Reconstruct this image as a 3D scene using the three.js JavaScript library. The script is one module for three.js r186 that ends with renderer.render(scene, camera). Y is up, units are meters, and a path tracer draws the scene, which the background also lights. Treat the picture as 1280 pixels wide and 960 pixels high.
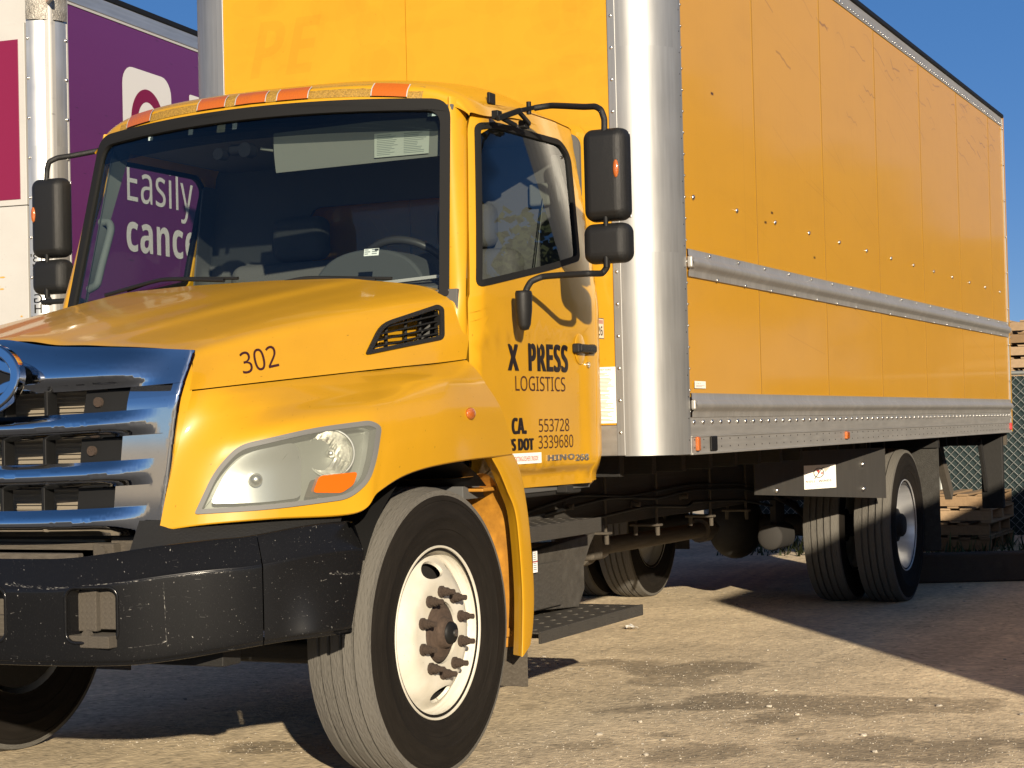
import * as THREE from 'three';
import { mergeGeometries, toCreasedNormals } from 'three/addons/utils/BufferGeometryUtils.js';
import { RoundedBoxGeometry } from 'three/addons/geometries/RoundedBoxGeometry.js';
import { TessellateModifier } from 'three/addons/modifiers/TessellateModifier.js';
import { FontLoader } from 'three/addons/loaders/FontLoader.js';
import { MeshBVH, acceleratedRaycast } from 'three-mesh-bvh';

// ------------------------------------------------------------------ camera, sky, sun, exposure
const V = (x, y, z) => new THREE.Vector3(x, y, z);
const scene = new THREE.Scene();
const FOCAL = 2297.09, EYE = V(-5.7426, 1.2139, 4.02), YAW = 0.43743, PITCH = 0.023684, ROLL = -0.024057;
const LOOK = V(Math.cos(YAW) * Math.cos(PITCH), Math.sin(PITCH), -Math.sin(YAW) * Math.cos(PITCH));
const RIGHT0 = V(Math.sin(YAW), 0, Math.cos(YAW)), UP0 = RIGHT0.clone().cross(LOOK);
const RIGHT = RIGHT0.clone().multiplyScalar(Math.cos(ROLL)).addScaledVector(UP0, Math.sin(ROLL));
const UP = UP0.clone().multiplyScalar(Math.cos(ROLL)).addScaledVector(RIGHT0, -Math.sin(ROLL));
const camera = new THREE.PerspectiveCamera(2 * Math.atan(480 / FOCAL) * 180 / Math.PI, 4 / 3, 0.1, 900);
camera.position.copy(EYE);
camera.quaternion.setFromRotationMatrix(new THREE.Matrix4().makeBasis(RIGHT, UP, LOOK.clone().negate()));
camera.updateMatrixWorld();

const SUN_EL = 15.5 * Math.PI / 180, SUN_AZ = 35.5 * Math.PI / 180;
const SUN = V(-Math.cos(SUN_AZ) * Math.cos(SUN_EL), Math.sin(SUN_EL), Math.sin(SUN_AZ) * Math.cos(SUN_EL));
{
  const W = 1024, H = 512, d = new Float32Array(W * H * 4), dir = V(0, 0, 0);
  const hor = [0.20, 0.31, 0.40], mid = [0.050, 0.162, 0.41], zen = [0.009, 0.019, 0.045];
  for (let j = 0; j < H; j++) for (let i = 0; i < W; i++) {
    const el = ((j + 0.5) / H - 0.5) * Math.PI, az = ((i + 0.5) / W - 0.5) * 2 * Math.PI;
    dir.set(Math.cos(el) * Math.cos(az), Math.sin(el), Math.cos(el) * Math.sin(az));
    const e = Math.max(0, el), a = 1 - Math.exp(-e / 0.075), b = 1 - Math.exp(-e / 0.55);
    const g = Math.max(0, dir.dot(SUN)), haze = Math.exp(-e / 0.45), glow = (0.035 * g * g + 0.20 * Math.pow(g, 6)) * (0.35 + 0.65 * haze) + 0.6 * Math.pow(g, 60);
    for (let c = 0; c < 3; c++) {
      let s = hor[c] + (mid[c] - hor[c]) * a; s += (zen[c] - s) * b;
      d[(j * W + i) * 4 + c] = s + glow * [1, 0.90, 0.74][c];
    }
    d[(j * W + i) * 4 + 3] = 1;
  }
  const sky = new THREE.DataTexture(d, W, H, THREE.RGBAFormat, THREE.FloatType);
  sky.mapping = THREE.EquirectangularReflectionMapping; sky.magFilter = sky.minFilter = THREE.LinearFilter;
  sky.wrapS = THREE.RepeatWrapping; sky.needsUpdate = true;
  scene.background = sky; scene.environment = sky;
}
const sun = new THREE.DirectionalLight(new THREE.Color(1, 0.86, 0.66), 5);
sun.position.copy(SUN).multiplyScalar(60).add(V(3, 0, 0)); sun.target.position.set(3, 0, 0);
sun.castShadow = true; sun.shadow.mapSize.set(4096, 4096); sun.shadow.radius = 1;
Object.assign(sun.shadow.camera, { left: -25, right: 25, top: 25, bottom: -25, near: 1, far: 160 });
scene.add(sun, sun.target);
const renderer = new THREE.WebGLRenderer();
renderer.toneMapping = THREE.LinearToneMapping; renderer.toneMappingExposure = 1.75;
renderer.shadowMap.enabled = true;

// ------------------------------------------------------------------ helpers
function rng(a) { return () => { a |= 0; a = a + 0x6D2B79F5 | 0; let t = Math.imul(a ^ a >>> 15, 1 | a); t = t + Math.imul(t ^ t >>> 7, 61 | t) ^ t; return ((t ^ t >>> 14) >>> 0) / 4294967296; }; }
const TAU = Math.PI * 2;
const lerp = (a, b, t) => a + (b - a) * t, clamp = (x, a, b) => Math.min(b, Math.max(a, x));
const sstep = (a, b, x) => { const t = clamp((x - a) / (b - a), 0, 1); return t * t * (3 - 2 * t); };
function hash(x, y, s) { let h = Math.imul(x, 374761393) + Math.imul(y, 668265263) + Math.imul(s, 1442695041) | 0; h = Math.imul(h ^ h >>> 13, 1274126177); return ((h ^ h >>> 16) >>> 0) / 4294967296; }
function vnoise(x, y, p, s) {   // tileable value noise with period p
  const xi = Math.floor(x), yi = Math.floor(y), fx = x - xi, fy = y - yi, u = fx * fx * (3 - 2 * fx), v = fy * fy * (3 - 2 * fy);
  const m = (k) => ((k % p) + p) % p, h = (a, b) => hash(m(a), m(b), s);
  return lerp(lerp(h(xi, yi), h(xi + 1, yi), u), lerp(h(xi, yi + 1), h(xi + 1, yi + 1), u), v);
}
function fbm(x, y, p, o, s) { let a = 0.5, r = 0, n = 0; for (let k = 0; k < o; k++) { r += a * vnoise(x, y, p, s + k); n += a; x *= 2; y *= 2; p *= 2; a *= 0.55; } return r / n; }
function dataTex(size, fn, srgb, rep) {
  const d = new Uint8Array(size * size * 4);
  for (let j = 0; j < size; j++) for (let i = 0; i < size; i++) {
    const c = fn(i / size, j / size), k = (j * size + i) * 4;
    for (let q = 0; q < 3; q++) d[k + q] = clamp(Math.round((c.length ? c[q] : c) * 255), 0, 255);
    d[k + 3] = 255;
  }
  const t = new THREE.DataTexture(d, size, size); t.wrapS = t.wrapT = THREE.RepeatWrapping; t.magFilter = THREE.LinearFilter; t.minFilter = THREE.LinearMipmapLinearFilter; t.generateMipmaps = true;
  if (srgb) t.colorSpace = THREE.SRGBColorSpace;
  if (rep) t.repeat.set(1 / rep, 1 / rep);
  t.needsUpdate = true; return t;
}
function canvasTex(w, h, draw, srgb = true) {
  const c = document.createElement('canvas'); c.width = w; c.height = h; const g = c.getContext('2d'); draw(g, w, h);
  const t = new THREE.CanvasTexture(c); if (srgb) t.colorSpace = THREE.SRGBColorSpace; t.anisotropy = 8; return t;
}
// a pixel of the photograph gives a direction; the plane that the thing lies in gives its distance
const ray = (px, py) => LOOK.clone().addScaledVector(RIGHT, (px - 640) / FOCAL).addScaledVector(UP, -(py - 480) / FOCAL);
const uZ = (px, py, z) => { const v = ray(px, py); return EYE.clone().addScaledVector(v, (z - EYE.z) / v.z); };
const uX = (px, py, x) => { const v = ray(px, py); return EYE.clone().addScaledVector(v, (x - EYE.x) / v.x); };
const uY = (px, py, y) => { const v = ray(px, py); return EYE.clone().addScaledVector(v, (y - EYE.y) / v.y); };
const toPx = (p) => { const v = p.clone().sub(EYE), z = v.dot(LOOK); return [640 + FOCAL * v.dot(RIGHT) / z, 480 - FOCAL * v.dot(UP) / z]; };
const inPoly = (x, y, p) => { let c = false; for (let i = 0, j = p.length - 1; i < p.length; j = i++) if ((p[i][1] > y) !== (p[j][1] > y) && x < (p[j][0] - p[i][0]) * (y - p[i][1]) / (p[j][1] - p[i][1]) + p[i][0]) c = !c; return c; };

const used = {};
function numbered(n) { used[n] = (used[n] ?? -1) + 1; return used[n] ? `${n}_${String(used[n]).padStart(3, '0')}` : n; }
function part(name, geo, mat, parent, label) {
  const m = new THREE.Mesh(Array.isArray(geo) ? merge(geo) : geo, mat); m.name = name; m.castShadow = m.receiveShadow = true; parent.add(m);
  if (label) m.userData.label = label; return m;
}
function sub(name, parent) { const g = new THREE.Group(); g.name = name; parent.add(g); return g; }
function thing(name, label, category, pos = [0, 0, 0], group) {
  const g = new THREE.Group(); g.name = numbered(name); g.position.set(...pos); g.userData = { label, category }; if (group) g.userData.group = group; scene.add(g); return g;
}
function solo(name, geo, mat, data) { const m = new THREE.Mesh(Array.isArray(geo) ? merge(geo) : geo, mat); m.name = numbered(name); m.castShadow = m.receiveShadow = true; m.userData = data; scene.add(m); return m; }
function clean(g) { g = g.index ? g.toNonIndexed() : g; for (const k of Object.keys(g.attributes)) if (!['position', 'normal', 'uv'].includes(k)) g.deleteAttribute(k); if (!g.attributes.uv) g.setAttribute('uv', new THREE.BufferAttribute(new Float32Array(g.attributes.position.count * 2), 2)); return g; }
const merge = (a) => a.length === 1 ? a[0] : mergeGeometries(a.map(clean));
function mirror(geo) {   // the same piece on the other side of the truck
  const g = clean(geo.clone()), p = g.attributes.position, n = g.attributes.normal, u = g.attributes.uv;
  for (let i = 0; i < p.count; i++) { p.setZ(i, -p.getZ(i)); n.setZ(i, -n.getZ(i)); }
  for (let i = 0; i < p.count; i += 3) for (const a of [p, n, u]) for (let k = 0; k < a.itemSize; k++) { const t = a.array[(i + 1) * a.itemSize + k]; a.array[(i + 1) * a.itemSize + k] = a.array[(i + 2) * a.itemSize + k]; a.array[(i + 2) * a.itemSize + k] = t; }
  return g;
}
function both(name, geo, mat, parent) { return [part(name, geo, mat, parent), part(name, mirror(Array.isArray(geo) ? merge(geo) : geo), mat, parent)]; }
const bx = (w, h, d, x = 0, y = 0, z = 0, r = 0.004, seg = 1) => new RoundedBoxGeometry(w, h, d, seg, Math.min(r, w * 0.45, h * 0.45, d * 0.45)).translate(x, y, z);
const span = (x0, x1, y0, y1, z0, z1, r) => bx(x1 - x0, y1 - y0, z1 - z0, (x0 + x1) / 2, (y0 + y1) / 2, (z0 + z1) / 2, r);
const cyl = (r, h, axis, x, y, z, seg = 20, r2 = r) => { const g = new THREE.CylinderGeometry(r2, r, h, seg); if (axis === 'x') g.rotateZ(-Math.PI / 2); if (axis === 'z') g.rotateX(Math.PI / 2); return g.translate(x, y, z); };
const tube = (pts, r, seg = 40, rs = 10) => new THREE.TubeGeometry(new THREE.CatmullRomCurve3(pts.map((p) => p.isVector3 ? p : V(...p)), false, 'catmullrom', 0.25), seg, r, rs);
function bar(a, b, w, h) { // straight box-section bar from a to b
  const d = b.clone().sub(a), L = d.length(), g = bx(w, h, L, 0, 0, 0, 0.004); return g.applyMatrix4(new THREE.Matrix4().lookAt(b, a, V(0, 1, 0)).setPosition(a.clone().addScaledVector(d, 0.5)));
}
const cr = (a, b, c, d, t) => 0.5 * (2 * b + (c - a) * t + (2 * a - 5 * b + 4 * c - d) * t * t + (3 * b - a - 3 * c + d) * t * t * t);
const crv = (a, b, c, d, t) => V(cr(a.x, b.x, c.x, d.x, t), cr(a.y, b.y, c.y, d.y, t), cr(a.z, b.z, c.z, d.z, t));
function along(row, t) { // point at t (0..1) on a Catmull-Rom row
  const n = row.length - 1, f = clamp(t, 0, 1) * n, i = Math.min(n - 1, Math.floor(f)), ext = (p, q) => p.clone().multiplyScalar(2).sub(q);
  return crv(i ? row[i - 1] : ext(row[0], row[1]), row[i], row[i + 1], i + 2 <= n ? row[i + 2] : ext(row[n], row[n - 1]), f - i);
}
function netAt(net, u, v) { return along(net.map((r) => along(r, u)), v); }
function surf(net, nu, nv, { flip = false, lin = false } = {}) { // smooth sheet through a net of points (rows v, columns u)
  net = net.map((r) => r.map((p) => p.isVector3 ? p : V(...p)));
  const pos = [], uv = [], idx = [], rowsAt = [];
  for (let i = 0; i <= nu; i++) rowsAt.push(net.map((r) => along(r, i / nu)));
  const lu = net[0].reduce((s, p, k, a) => k ? s + p.distanceTo(a[k - 1]) : 0, 0), lv = net.reduce((s, r, k, a) => k ? s + r[0].distanceTo(a[k - 1][0]) : 0, 0);
  for (let j = 0; j <= nv; j++) for (let i = 0; i <= nu; i++) {
    const c = rowsAt[i]; let p;
    if (lin) { const f = j / nv * (c.length - 1), k = Math.min(c.length - 2, Math.floor(f)); p = c[k].clone().lerp(c[k + 1], f - k); } else p = along(c, j / nv);
    pos.push(p.x, p.y, p.z); uv.push(i / nu * lu, j / nv * lv);
  }
  for (let j = 0; j < nv; j++) for (let i = 0; i < nu; i++) { const a = j * (nu + 1) + i, b = a + 1, c = a + nu + 1, d = c + 1; flip ? idx.push(a, b, c, b, d, c) : idx.push(a, c, b, b, c, d); }
  const g = new THREE.BufferGeometry(); g.setAttribute('position', new THREE.Float32BufferAttribute(pos, 3)); g.setAttribute('uv', new THREE.Float32BufferAttribute(uv, 2)); g.setIndex(idx); g.computeVertexNormals(); return g;
}
function cut(geo, test) { // takes away the faces whose middle passes the test
  const g = geo.clone(), p = g.attributes.position, out = [], c = V(0, 0, 0), a = V(0, 0, 0);
  for (let i = 0; i < g.index.count; i += 3) { c.set(0, 0, 0); for (let k = 0; k < 3; k++) c.addScaledVector(a.fromBufferAttribute(p, g.index.getX(i + k)), 1 / 3); if (!test(c)) for (let k = 0; k < 3; k++) out.push(g.index.getX(i + k)); }
  g.setIndex(out); return g;
}
function rim(poly, n) { const o = []; for (let i = 0; i < poly.length; i++) { const a = poly[i], b = poly[(i + 1) % poly.length], m = Math.max(1, Math.ceil(Math.hypot(b[0] - a[0], b[1] - a[1]) / n)); for (let k = 0; k < m; k++) o.push([lerp(a[0], b[0], k / m), lerp(a[1], b[1], k / m)]); } return o; }
// sheet with thickness from a flat outline (with holes) laid on the surface f(u, v) -> [point, normal]
function sheet(outline, holes, f, thick, step, tess = 7) {
  const poly = rim(outline, step), hs = holes.map((h) => rim(h, step));
  const sh = new THREE.Shape(poly.map((p) => new THREE.Vector2(...p))); hs.forEach((h) => sh.holes.push(new THREE.Path(h.map((p) => new THREE.Vector2(...p)))));
  let g = new THREE.ShapeGeometry(sh); g.deleteAttribute('normal'); g.deleteAttribute('uv');
  g = new TessellateModifier(step * 1.4, tess).modify(g.toNonIndexed());
  const p = g.attributes.position, P = [], N = [], UV = [], put = (u, v, off, flip) => { const [q, n] = f(u, v); P.push(q.x - n.x * off, q.y - n.y * off, q.z - n.z * off); const s = flip ? -1 : 1; N.push(n.x * s, n.y * s, n.z * s); UV.push(u, v); };
  const ccw = (() => { const [a, na] = f(p.getX(0), p.getY(0)), [b] = f(p.getX(1), p.getY(1)), [c] = f(p.getX(2), p.getY(2)); return b.clone().sub(a).cross(c.clone().sub(a)).dot(na) > 0; })();
  for (let i = 0; i < p.count; i += 3) {
    const o = ccw ? [0, 1, 2] : [0, 2, 1];
    for (const k of o) put(p.getX(i + k), p.getY(i + k), 0);
    if (thick) for (const k of [o[0], o[2], o[1]]) put(p.getX(i + k), p.getY(i + k), thick, true);
  }
  if (thick) for (const loop of [poly, ...hs]) for (let i = 0; i < loop.length; i++) {
    const a = loop[i], b = loop[(i + 1) % loop.length], [pa, na] = f(...a), [pb, nb] = f(...b), qa = pa.clone().addScaledVector(na, -thick), qb = pb.clone().addScaledVector(nb, -thick);
    const n = pb.clone().sub(pa).cross(na).normalize();
    for (const q of [pa, qa, pb, pb, qa, qb]) { P.push(q.x, q.y, q.z); N.push(n.x, n.y, n.z); UV.push(...a); }
  }
  const out = new THREE.BufferGeometry(); out.setAttribute('position', new THREE.Float32BufferAttribute(P, 3)); out.setAttribute('normal', new THREE.Float32BufferAttribute(N, 3)); out.setAttribute('uv', new THREE.Float32BufferAttribute(UV, 2)); return out;
}
const onMap = (map) => (u, v) => { const e = 0.003, p = map(u, v), a = map(u + e, v), b = map(u, v + e); return [p, a.sub(p).cross(b.sub(p)).normalize()]; };
const rrect = (x0, x1, y0, y1, r, n = 5) => { const o = []; for (const [cx, cy, a0] of [[x1 - r, y1 - r, 0], [x0 + r, y1 - r, 1], [x0 + r, y0 + r, 2], [x1 - r, y0 + r, 3]]) for (let k = 0; k <= n; k++) { const a = (a0 + k / n) * Math.PI / 2; o.push([cx + r * Math.cos(a), cy + r * Math.sin(a)]); } return o; };
const roundPoly = (p, r, n = 4) => { const o = []; p.forEach((b, i) => { const a = p[(i + p.length - 1) % p.length], c = p[(i + 1) % p.length], q = b[2] ?? r, la = Math.hypot(a[0] - b[0], a[1] - b[1]), lc = Math.hypot(c[0] - b[0], c[1] - b[1]), d = Math.min(q, la * 0.45, lc * 0.45); const s = [b[0] + (a[0] - b[0]) / la * d, b[1] + (a[1] - b[1]) / la * d], e = [b[0] + (c[0] - b[0]) / lc * d, b[1] + (c[1] - b[1]) / lc * d]; for (let k = 0; k <= n; k++) { const t = k / n; o.push([(1 - t) * (1 - t) * s[0] + 2 * t * (1 - t) * b[0] + t * t * e[0], (1 - t) * (1 - t) * s[1] + 2 * t * (1 - t) * b[1] + t * t * e[1]]); } }); return o; };
const shrink = (p, k) => { let a = 0; const n = p.length; for (let i = 0; i < n; i++) a += p[i][0] * p[(i + 1) % n][1] - p[(i + 1) % n][0] * p[i][1]; const s = a > 0 ? 1 : -1; return p.map((b, i) => { const q = p[(i + n - 1) % n], c = p[(i + 1) % n]; let tx = c[0] - q[0], ty = c[1] - q[1]; const L = Math.hypot(tx, ty) || 1; return [b[0] - ty / L * k * s, b[1] + tx / L * k * s]; }); };
const caster = new THREE.Raycaster();
function body(geo) { const m = new THREE.Mesh(geo.clone(), new THREE.MeshBasicMaterial({ side: THREE.DoubleSide })); m.geometry.boundsTree = new MeshBVH(m.geometry); m.raycast = acceleratedRaycast; return m; }
function on(meshes) { return (px, py) => { const d = ray(px, py).normalize(); caster.set(EYE, d); const h = caster.intersectObjects(meshes, false)[0]; if (!h) throw new Error('no hit at ' + px + ',' + py); const n = h.normal ?? h.face.normal; const m = n.clone(); if (m.dot(d) > 0) m.negate(); return [h.point.clone(), m]; }; }
// sheet laid on a body of the truck that the camera sees: the outline comes from the photograph, the distance from that body
function laid(f, off, bulge) { return (u, v) => { const [p, n] = f(u, v); return [p.addScaledVector(n, off + (bulge ? bulge(u, v) : 0)), n]; }; }
const fonts = {};
for (const k of ['sans_bold', 'sans_regular']) fonts[k] = await new FontLoader().loadAsync(`fonts/droid/droid_${k}.typeface.json`);
function letters(text, font, x0, x1, y0, y1) { // lettering as flat shapes that fill the box x0..x1, y0..y1
  const g = new THREE.ShapeGeometry(fonts[font].generateShapes(text, 1), 6); g.computeBoundingBox(); const b = g.boundingBox;
  return g.translate(-b.min.x, -b.min.y, 0).scale((x1 - x0) / (b.max.x - b.min.x), (y1 - y0) / (b.max.y - b.min.y), 1).translate(x0, y0, 0);
}
function bend(geo, f) { const g = clean(geo.clone()), p = g.attributes.position, n = g.attributes.normal; for (let i = 0; i < p.count; i++) { const [q, m] = f(p.getX(i), p.getY(i)); p.setXYZ(i, q.x, q.y, q.z); n.setXYZ(i, m.x, m.y, m.z); } return g; }

// ------------------------------------------------------------------ materials
const grime = dataTex(512, (x, y) => { const a = fbm(x * 6, y * 6, 6, 5, 3), b = vnoise(x * 220, y * 220, 220, 9); return 0.93 + 0.07 * a - (b > 0.965 ? 0.06 : 0) - (vnoise(x * 160, y * 160, 160, 19) > 0.985 ? 0.3 : 0); }, true, 1.1);
const fineBump = dataTex(512, (x, y) => 0.35 * fbm(x * 9, y * 9, 9, 3, 21) + 0.65 * vnoise(x * 130, y * 130, 130, 4), false, 0.6);
const roughVar = dataTex(512, (x, y) => { const a = fbm(x * 5, y * 7, 7, 5, 31); return 0.62 + 0.38 * a; }, false, 1.3);
const rustTex = dataTex(256, (x, y) => { const a = fbm(x * 8, y * 8, 8, 5, 51); return [0.72 + 0.28 * a, 0.69 + 0.29 * a, 0.65 + 0.30 * a]; }, true, 0.25);
const streakTex = dataTex(512, (x, y) => { const a = fbm(x * 60, y * 3, 60, 4, 61), b = fbm(x * 5, y * 5, 5, 4, 63); return 0.80 + 0.13 * a + 0.07 * b; }, true, 0.9);
const chipTex = canvasTex(2048, 1024, (g, w, h) => {
  g.fillStyle = '#131314'; g.fillRect(0, 0, w, h); const r = rng(7), U = (m) => m / 1.25 * w, Y = (m) => h * (1 - (m - 0.5) / 0.6);
  for (let k = 0; k < 5200; k++) { g.fillStyle = `rgba(125,112,92,${0.01 + 0.035 * r()})`; g.beginPath(); g.ellipse(r() * w, r() * h, 1 + 9 * r() * r(), 1 + 5 * r() * r(), r() * 3, 0, 7); g.fill(); }
  for (let k = 0; k < 9000; k++) { const q = r(), s = 0.45 + 2.6 * Math.pow(q, 22), t = 175 + 60 * r() | 0; g.fillStyle = `rgba(${t},${t - 4},${t - 14},${0.10 + 0.6 * r() * r()})`; g.beginPath(); g.ellipse(r() * w, r() * h, s * (1 + r()), s, r() * 3, 0, 7); g.fill(); }
  for (let k = 0; k < 70; k++) { const x = r() * w, y = r() * h, L = 6 + 36 * r(), a = r() * 0.5 - 0.25; g.strokeStyle = `rgba(205,200,190,${0.1 + 0.35 * r()})`; g.lineWidth = 0.7 + 1.4 * r(); g.beginPath(); g.moveTo(x, y); g.lineTo(x + L * Math.cos(a), y + L * Math.sin(a)); g.stroke(); }
  const scrape = (x0, y0, x1, y1, n, sp, wd) => { for (let k = 0; k < n; k++) { const t = r(), x = lerp(x0, x1, t) + (r() - 0.5) * sp, y = lerp(y0, y1, t) + (r() - 0.5) * sp, L = 4 + 16 * r(), dx = (x1 - x0), dy = (y1 - y0), d = Math.hypot(dx, dy); g.strokeStyle = `rgba(225,220,208,${0.12 + 0.5 * r() * r()})`; g.lineWidth = wd * (0.4 + r()); g.beginPath(); g.moveTo(x, y); g.lineTo(x + dx / d * L, y + dy / d * L); g.stroke(); } };
  scrape(U(0.846), Y(0.585), U(0.838), Y(0.775), 46, 4, 2.6); scrape(U(0.83), Y(0.595), U(0.842), Y(0.60), 14, 10, 3.5); scrape(U(0.70), Y(0.583), U(0.83), Y(0.592), 26, 3, 1.6);
  scrape(U(0.40), Y(0.762), U(0.80), Y(0.785), 90, 5, 2.4); scrape(U(0.24), Y(0.775), U(0.42), Y(0.762), 60, 14, 2.0); scrape(U(0.86), Y(0.79), U(1.1), Y(0.80), 50, 5, 2.2); scrape(U(0.66), Y(0.70), U(0.78), Y(0.71), 12, 26, 2.2);
});
chipTex.wrapS = chipTex.wrapT = THREE.RepeatWrapping; chipTex.repeat.set(1 / 1.25, 1 / 0.6);
const C = (r, g, b) => new THREE.Color().setRGB(r, g, b);
const std = (o) => new THREE.MeshStandardMaterial(o), phys = (o) => new THREE.MeshPhysicalMaterial(o);
const YEL = C(0.50, 0.260, 0.0105);
const M = {
  tank: std({ color: C(0.022, 0.020, 0.018), roughness: 0.85 }),
  amberBright: phys({ color: C(0.50, 0.105, 0.005), roughness: 0.3, clearcoat: 1, clearcoatRoughness: 0.1 }),
  
  paint: phys({ color: YEL, roughness: 0.5, map: grime, clearcoat: 0.5, clearcoatRoughness: 0.07, roughnessMap: roughVar, specularIntensity: 0.6 }),
  rawYellow: std({ color: C(0.50, 0.235, 0.02), roughness: 0.7, map: rustTex }),
  box: phys({ color: C(0.505, 0.252, 0.0105), roughness: 0.36, clearcoat: 0.28, clearcoatRoughness: 0.08, specularIntensity: 0.6 }),
  alu: std({ color: C(0.62, 0.62, 0.60), metalness: 0.75, roughness: 0.42, map: streakTex, roughnessMap: roughVar }),
  rail: std({ color: C(0.47, 0.45, 0.415), metalness: 0.55, roughness: 0.5, map: streakTex }),
  post: phys({ color: C(0.36, 0.36, 0.352), metalness: 0.6, roughness: 0.45, map: streakTex }),
  chrome: std({ color: C(0.74, 0.75, 0.77), metalness: 1, roughness: 0.055, map: grime }),
  bright: std({ color: C(0.7, 0.69, 0.66), metalness: 1, roughness: 0.3 }),
  black: phys({ color: C(0.008, 0.008, 0.008), roughness: 0.55, specularIntensity: 0.4 }),
  plastic: phys({ color: C(0.011, 0.011, 0.011), roughness: 0.5, specularIntensity: 0.55, bumpMap: fineBump, bumpScale: 0.0006 }),
  rubber: phys({ color: C(0.009, 0.009, 0.009), roughness: 0.75, specularIntensity: 0.4 }),
  bumper: phys({ color: C(1, 1, 1), map: chipTex, roughness: 0.16, specularIntensity: 0.6 }),
  bumperEnd: phys({ color: C(1, 1, 1), map: chipTex, roughness: 0.32, specularIntensity: 0.5 }),
  chassis: std({ color: C(0.013, 0.0125, 0.012), roughness: 0.75, map: rustTex, bumpMap: fineBump, bumpScale: 0.001 }),
  dusty: std({ color: C(0.10, 0.09, 0.076), roughness: 0.9, map: rustTex, bumpMap: fineBump, bumpScale: 0.001 }),
  rust: std({ color: C(0.088, 0.061, 0.046), roughness: 0.85, map: rustTex, bumpMap: fineBump, bumpScale: 0.002 }),
  white: std({ color: C(0.60, 0.59, 0.55), roughness: 0.5, map: rustTexWhite() }),
  glass: phys({ color: C(0.74, 0.79, 0.78), transmission: 1, thickness: 0, roughness: 0.0, ior: 1.5 }),
  sideGlass: phys({ color: C(0.72, 0.75, 0.74), transmission: 1, thickness: 0, roughness: 0.0, ior: 1.5 }),
  lens: phys({ color: C(0.80, 0.82, 0.79), transmission: 1, thickness: 0, roughness: 0.44, ior: 1.5 }),
  silver: std({ color: C(0.60, 0.61, 0.60), metalness: 0.75, roughness: 0.30 }),
  hazy: std({ color: C(0.25, 0.26, 0.24), metalness: 0.3, roughness: 0.45 }),
  seal: std({ color: C(0.13, 0.13, 0.125), roughness: 0.7 }),
  amber: phys({ color: C(0.40, 0.095, 0.007), roughness: 0.25, clearcoat: 1, clearcoatRoughness: 0.1, bumpMap: fineBump, bumpScale: 0.001 }),
  red: phys({ color: C(0.45, 0.02, 0.02), roughness: 0.3, clearcoat: 1 }),
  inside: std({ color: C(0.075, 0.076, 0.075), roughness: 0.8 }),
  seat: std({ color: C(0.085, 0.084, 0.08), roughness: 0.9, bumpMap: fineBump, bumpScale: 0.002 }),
  visor: std({ color: C(0.115, 0.122, 0.108), roughness: 0.85 }),
  trim: std({ color: C(0.10, 0.115, 0.11), roughness: 0.8 }),
  ink: std({ color: C(0.010, 0.006, 0.006), roughness: 0.4, side: THREE.DoubleSide }),
  maroon: std({ color: C(0.035, 0.008, 0.008), roughness: 0.4, side: THREE.DoubleSide }),
  badge: std({ color: C(0.5, 0.5, 0.5), metalness: 1, roughness: 0.2 }),
  radiator: std({ color: C(0.22, 0.19, 0.145), roughness: 0.7, metalness: 0.2 }),
  purple: phys({ color: C(0.100, 0.017, 0.098), roughness: 0.45, clearcoat: 0.3, clearcoatRoughness: 0.25, map: grime }),
  magenta: phys({ color: C(0.15, 0.005, 0.036), roughness: 0.45 }),
  vinylWhite: std({ color: C(0.42, 0.41, 0.39), roughness: 0.5, map: grime }),
  wood: std({ color: C(0.42, 0.25, 0.13), roughness: 0.85, map: streakTex }),
  timber: std({ color: C(0.07, 0.055, 0.042), roughness: 0.95, map: streakTex, bumpMap: fineBump, bumpScale: 0.006 }),
  wire: std({ color: C(0.26, 0.27, 0.26), metalness: 0.5, roughness: 0.5 }),
  screen: std({ color: C(0.012, 0.026, 0.028), roughness: 0.9, map: grime }),
  tread: std({ color: C(0.105, 0.098, 0.085), roughness: 0.95, map: grime, bumpMap: fineBump, bumpScale: 0.003 }),
  wall: phys({ color: C(0.0135, 0.0115, 0.0098), roughness: 0.85, specularIntensity: 0.35, map: rustTex, bumpMap: fineBump, bumpScale: 0.001 }),
};
function rustTexWhite() { return dataTex(512, (x, y) => { const a = fbm(x * 5, y * 5, 5, 5, 71), b = vnoise(x * 90, y * 90, 90, 8), s = b > 0.975 ? 0.25 : 0; return [0.86 + 0.14 * a - s, 0.84 + 0.15 * a - s, 0.79 + 0.18 * a - s * 1.1]; }, true, 0.45); }

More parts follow.
